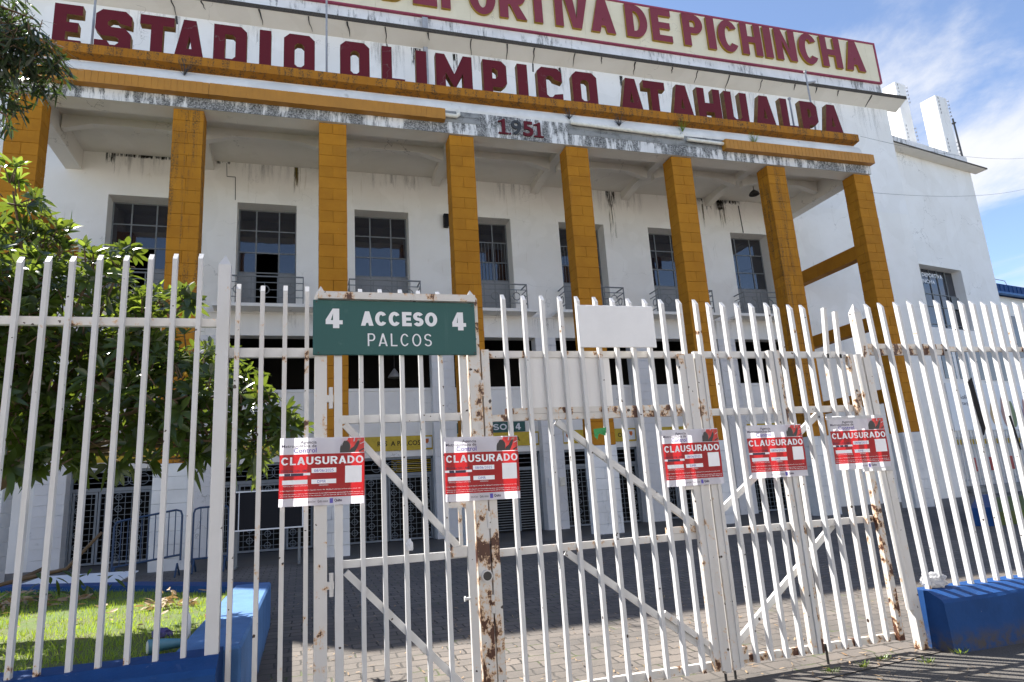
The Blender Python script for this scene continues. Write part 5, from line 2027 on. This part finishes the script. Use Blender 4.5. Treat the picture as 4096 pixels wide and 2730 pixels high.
# ------------------------------------------------------------------ small things
# fallen leaves
random.seed(31)
mb = MB()
for _ in range(3200):
    x, y = random.uniform(-.3, 9), 4.3 + 9 * random.random() ** 1.5
    if mnoise.noise((x * .8, y * .8, 7)) < random.uniform(-.35, .25):
        continue
    a = random.uniform(0, 6.28)
    d = Vector((math.cos(a), math.sin(a), random.uniform(0, .2)))
    leaf(mb, Vector((x, y, gz(y) + .004)), d, Vector((random.uniform(-.3, .3), random.uniform(-.3, .3), 1)), random.uniform(.025, .075), random.uniform(.008, .018), -.1)
for _ in range(60):
    x, y = random.uniform(-6, -.9), random.uniform(5.5, 10)
    a = random.uniform(0, 6.28)
    leaf(mb, Vector((x, y, .61)), Vector((math.cos(a), math.sin(a), random.uniform(0, .3))), Vector((random.uniform(-.5, .5), random.uniform(-.5, .5), 1)), random.uniform(.08, .18), random.uniform(.03, .06), random.uniform(-.2, .2))
tag(mb.build('fallen_leaves', DRYLEAF, fix=False), kind='stuff')


def leaf_pile(cx, cy, z, r, n, label, name='leaf_pile'):
    mb = MB()
    for _ in range(n):
        a, q = random.uniform(0, 6.28), r * random.random() ** .6
        b = random.uniform(0, 6.28)
        leaf(mb, Vector((cx + math.cos(a) * q * 1.4, cy + math.sin(a) * q, z + random.uniform(0, .22) * (1 - q / r))), Vector((math.cos(b), math.sin(b), random.uniform(-.1, .7))),
             Vector((random.uniform(-1, 1), random.uniform(-1, 1), .8)), random.uniform(.10, .2), random.uniform(.03, .06), random.uniform(0, .4))
    o = mb.build(name, DRYLEAF, fix=False)
    return tag(o, label, 'dry leaves', 'piles of dry leaves on the lawn')


leaf_pile(-3.4, 10.6, .58, .55, 130, 'large pile of dry leaves under the fallen branch on the lawn')
leaf_pile(-1.5, 8.9, .58, .2, 36, 'small upright clump of dry leaves near the corner of the kerb')
t = thing('fallen_branch', 'fallen tree branch with wilted leaves lying across the back of the lawn', 'branch', (-3.6, 11, .6))
mb = MB()
mb.tube([(-5.2, 10.9, .62), (-4.4, 11.1, .72), (-3.75, 11.3, .86), (-3.5, 11.4, .98)], .035, 7, .025)
mb.tube([(-3.75, 11.3, .86), (-3.2, 11.35, .95), (-2.95, 11.4, 1.25), (-2.8, 11.4, 1.42)], .03, 6, .02)
mb.build('stem', BARK, t, True)
mb = MB()
for _ in range(40):
    p = Vector((random.uniform(-3.6, -2.5), 11.2 + random.uniform(-.3, .2), .65 + random.uniform(0, .3)))
    leaf(mb, p, Vector((random.uniform(-1, 1), random.uniform(-1, 1), random.uniform(-.8, .2))), Vector((0, -.5, 1)), random.uniform(.13, .22), .055, .3)
mb.build('wilted_leaves', LEAF, t, fix=False)
t = thing('lying_board', 'white printed board lying flat behind the lawn kerb', 'board', (-4.2, 15, .4))
mb = MB()
mb.add([(-5.25, 15.2, .47), (-3.3, 14.6, .47), (-3.1, 15.4, .60), (-4.9, 16.0, .60), (-5.25, 15.2, .45), (-3.3, 14.6, .45), (-3.1, 15.4, .58), (-4.9, 16.0, .58)],
       [(0, 1, 2, 3), (7, 6, 5, 4), (0, 4, 5, 1), (1, 5, 6, 2), (2, 6, 7, 3), (3, 7, 4, 0)])
mb.build('board_sheet', SIGNWHITE, t)
mb = MB()
mb.tube([(-4.6, 15.8, .28), (-4.6, 15.85, .58)], .03, 5)
mb.tube([(-3.5, 15.4, .28), (-3.5, 15.45, .58)], .03, 5)
mb.build('board_leg', GREYM, t)


# crowd barriers
def barrier(label, x0, x1, y, zb, zt, lean):
    t = thing('crowd_barrier', label, 'barrier', ((x0 + x1) / 2, y, gz(y)), 'blue crowd barriers')
    mb = MB()
    r_ = .022
    mb.tube([(x0, y, zb), (x0, y, zt - .12), (x0 + .03, y, zt - .03), (x0 + .12, y, zt), (x1 - .12, y, zt + lean), (x1 - .03, y, zt + lean - .03), (x1, y, zt + lean - .12), (x1, y, zb + lean)], r_, 8)
    mb.tube([(x0, y, zb + .12), (x1, y, zb + .12 + lean)], r_, 8)
    mb.build('barrier_frame', BARRIER, t)
    mb = MB()
    n = int((x1 - x0) / .13)
    for i in range(1, n):
        x = x0 + (x1 - x0) * i / n
        l_ = lean * i / n
        mb.tube([(x, y, zb + .12 + l_), (x, y, zt + l_)], .011, 6)
    mb.build('barrier_bar', BARRIER, t)
    mb = MB()
    for x in (x0 + .05, x1 - .05):
        mb.tube([(x, y - .3, gz(y) + .02), (x, y - .05, zb + .1), (x, y + .3, gz(y) + .02)], .02, 6)
    mb.build('foot', BARRIER, t)


barrier('blue crowd barrier leaning in front of the left grille gate', -3.85, -2.55, 16.6, .5, 1.56, .16)
barrier('blue crowd barrier right of the white column base at left', -2.38, -1.65, 17.0, .52, 1.74, .02)

t = thing('notice_board', 'black standing notice board with a thin white frame before the second gate', 'board', (-.8, 17.0, .37))
mb = MB()
mb.box(-1.52, -.06, 17.0, 17.03, 1.19, 2.02)
mb.build('board_face', BLACKP, t)
mb = MB()
for a, b, c_, d in ((-1.56, -.03, 2.02, 2.05), (-1.56, -.03, 1.16, 1.19), (-1.56, -1.53, 1.19, 2.02), (-.06, -.03, 1.19, 2.02), (-1.45, -1.43, 1.19, 2.02)):
    mb.box(a, b, 16.985, 17.02, c_, d)
mb.build('board_frame', SIGNWHITE, t)
mb = MB()
for x in (-1.48, -.12):
    mb.box(x - .03, x + .03, 17.032, 17.07, .36, 2.0)
    mb.box(x - .03, x + .03, 16.8, 17.3, .36, .40)
mb.build('board_leg', FRAME, t)

# meters on the pier
for x, m_, lab in ((7.86 + .16, SIGNWHITE, 'small white meter box on the pier left of the dim grille gate'), (8.44, PVC, 'small cream switch box on the pier corner beside the white meter')):
    mb = MB()
    mb.cbox(x - .09, x + .09, YW - .09, YW - .022, 1.80, 2.08, .01)
    mb.box(x - .05, x + .05, YW - .10, YW - .09, 1.95, 2.04)
    tag(mb.build('meter_box', m_), lab, 'meter box')
mb = MB()
mb.box(20.4, 20.8, YW - .08, YW - .002, 1.85, 2.5)
tag(mb.build('wall_box', DARKMETAL), 'dark square box on the white wall behind the rightmost notice', 'box')

# rubbish
t = MB()
random.seed(12)


def crumple(name, c_, r_, m, label, cat, n=2, squash=(1.3, .9, .75), amp=.35):
    bm = bmesh.new()
    bmesh.ops.create_icosphere(bm, subdivisions=4, radius=1)
    for v in bm.verts:
        q = v.co.copy()
        f = 1 + amp * mnoise.noise(q * 2.1 + Vector((c_[0], 0, 0))) + amp * .7 * abs(mnoise.noise(q * 5 + Vector((3, c_[1], 0)))) + amp * .25 * mnoise.noise(q * 13)
        v.co = Vector((q.x * squash[0], q.y * squash[1], q.z * squash[2])) * r_ * f
        v.co.z = max(v.co.z, -r_ * squash[2] * .75)
    me = bpy.data.meshes.new(name)
    bm.to_mesh(me)
    bm.free()
    me.materials.append(m)
    o = bpy.data.objects.new(name, me)
    COL.objects.link(o)
    o.location = c_
    return tag(o, label, cat)


crumple('plastic_bag', (5.63, 5.27, .545), .092, BAGFILM, 'crumpled white plastic bag on the chipped end of the right blue wall', 'bag')
crumple('wrapper', (-1.15, 6.75, .61), .055, flat('wrapper_violet', (.06, .05, .18), .3), 'crumpled dark violet wrapper on the lawn beside the clear bottle', 'wrapper')
crumple('wrapper', (-.80, 7.0, .68), .035, flat('wrapper_red', (.5, .02, .03), .3), 'small red wrapper on the edge of the blue kerb', 'wrapper')
crumple('paper_scrap', (1.27, 5.9, .04), .04, PAPER, 'small white paper scrap on the paving behind the pedestrian gate', 'litter')
crumple('bag_scrap', (.74, 5.195, 1.25), .028, PLASTIC, 'torn clear plastic scrap stuck on a bar of the pedestrian gate', 'litter', squash=(.8, .5, 1.6))
t = thing('plastic_bottle', 'clear plastic bottle standing on the lawn beside the kerb', 'bottle', (-.93, 6.5, .58))
mb = MB()
mb.lathe([(0, 0), (.035, .0), (.037, .03), (.033, .08), (.037, .13), (.035, .17), (.015, .21), (.013, .23)], (-.93, 6.5, .58), 12)
mb.build('bottle_body', PLASTIC, t, True)
mb = MB()
mb.lathe([(.014, .225), (.016, .225), (.016, .245), (0, .245)], (-.93, 6.5, .58), 10)
mb.build('cap', SIGNWHITE, t)
t = thing('food_pouch', 'light blue food pouch lying on the lawn by the blue wall', 'packet', (-.98, 5.95, .6))
mb = MB()
mb.tube([(-1.10, 5.92, .64), (-1.0, 5.95, .645), (-.90, 6.0, .635), (-.84, 6.03, .62)], .055, 10, .02)
mb.build('pouch_body', flat('pouch_blue', (.07, .20, .28), .45), t, True)
mb = MB()
mb.tube([(-1.105, 5.918, .64), (-1.10, 5.92, .64)], .045, 10)
mb.build('pouch_mouth', flat('pouch_white', (.6, .58, .5), .5), t)
mb = MB()
mb.add([(2.285, 5.19, 2.06), (2.40, 5.185, 2.07), (2.385, 5.18, 2.0), (2.33, 5.185, 2.02), (2.31, 5.185, 1.97), (2.288, 5.19, 2.0)], [(0, 1, 2, 3, 4, 5)])
mb.tube([(2.37, 5.175, 2.03), (2.39, 5.20, 2.03)], .012, 6)
o = mb.build('ribbon', flat('ribbon_green', (.02, .25, .06), .5))
tag(o, 'torn green ribbon tied to a bar of the wide gate leaf', 'ribbon')
mb = MB()
mb.tube([(5.75, 4.55, .03), (5.85, 4.52, .035), (5.95, 4.45, .02), (6.0, 4.42, .01)], .028, 6, .008)
o = mb.build('seed_pod', BARK)
tag(o, 'dark curled seed pod lying on the asphalt at the lower right', 'seed pod')
# weeds
random.seed(41)
WL = [((4.45, 5.02), 'weed tuft beside the drop rod of the wicket leaf'), ((4.1, 5.0), 'weed tuft on the paver edge below the wide gate leaves'), ((5.42, 4.95), 'weed tuft at the foot of the blue wall end'),
      ((4.75, 5.12), 'weed tuft under the right gate stile'), ((4.95, 4.85), 'weed tuft at the edge of the asphalt shadow')]
for (x, y), lab in WL:
    mb = MB()
    for _ in range(34):
        a = random.uniform(0, 6.28)
        q = random.uniform(0, .07)
        leaf(mb, Vector((x + math.cos(a) * q, y + math.sin(a) * q * .6, .0)), Vector((math.cos(a) * .5, math.sin(a) * .5, random.uniform(.4, 1))), Vector((0, 0, 1)), random.uniform(.03, .075), .008, .2)
    tag(mb.build('weed', LEAFY, fix=False), lab, 'weed', 'weeds in the paving joints')
for (x, z), lab in (((8.0, 13.15), 'dry weed growing from the cornice above the pipe elbow'), ((9.75, 13.1), 'dry weed growing on the cornice above the middle of the drain pipe'), ((12.1, 13.15), 'small green plant on the cornice at the pipe joint'),
                    ((14.9, 12.95), 'grass tuft growing on the right gutter'), ((-3.2, 13.2), 'dry bush growing on the cornice above the left gutter')):
    mb = MB()
    for _ in range(26):
        p = Vector((x, 17.9, z))
        q = p + Vector((random.uniform(-.28, .28), random.uniform(-.15, .05), random.uniform(.12, .5)))
        mb.tube([p, p.lerp(q, .5) + Vector((random.uniform(-.03, .03), 0, .03)), q], .006, 3, .003)
    tag(mb.build('wall_weed', DARKMETAL if 'dry' in lab else GRASS, fix=False), lab, 'weed', 'weeds growing on the porch roof')
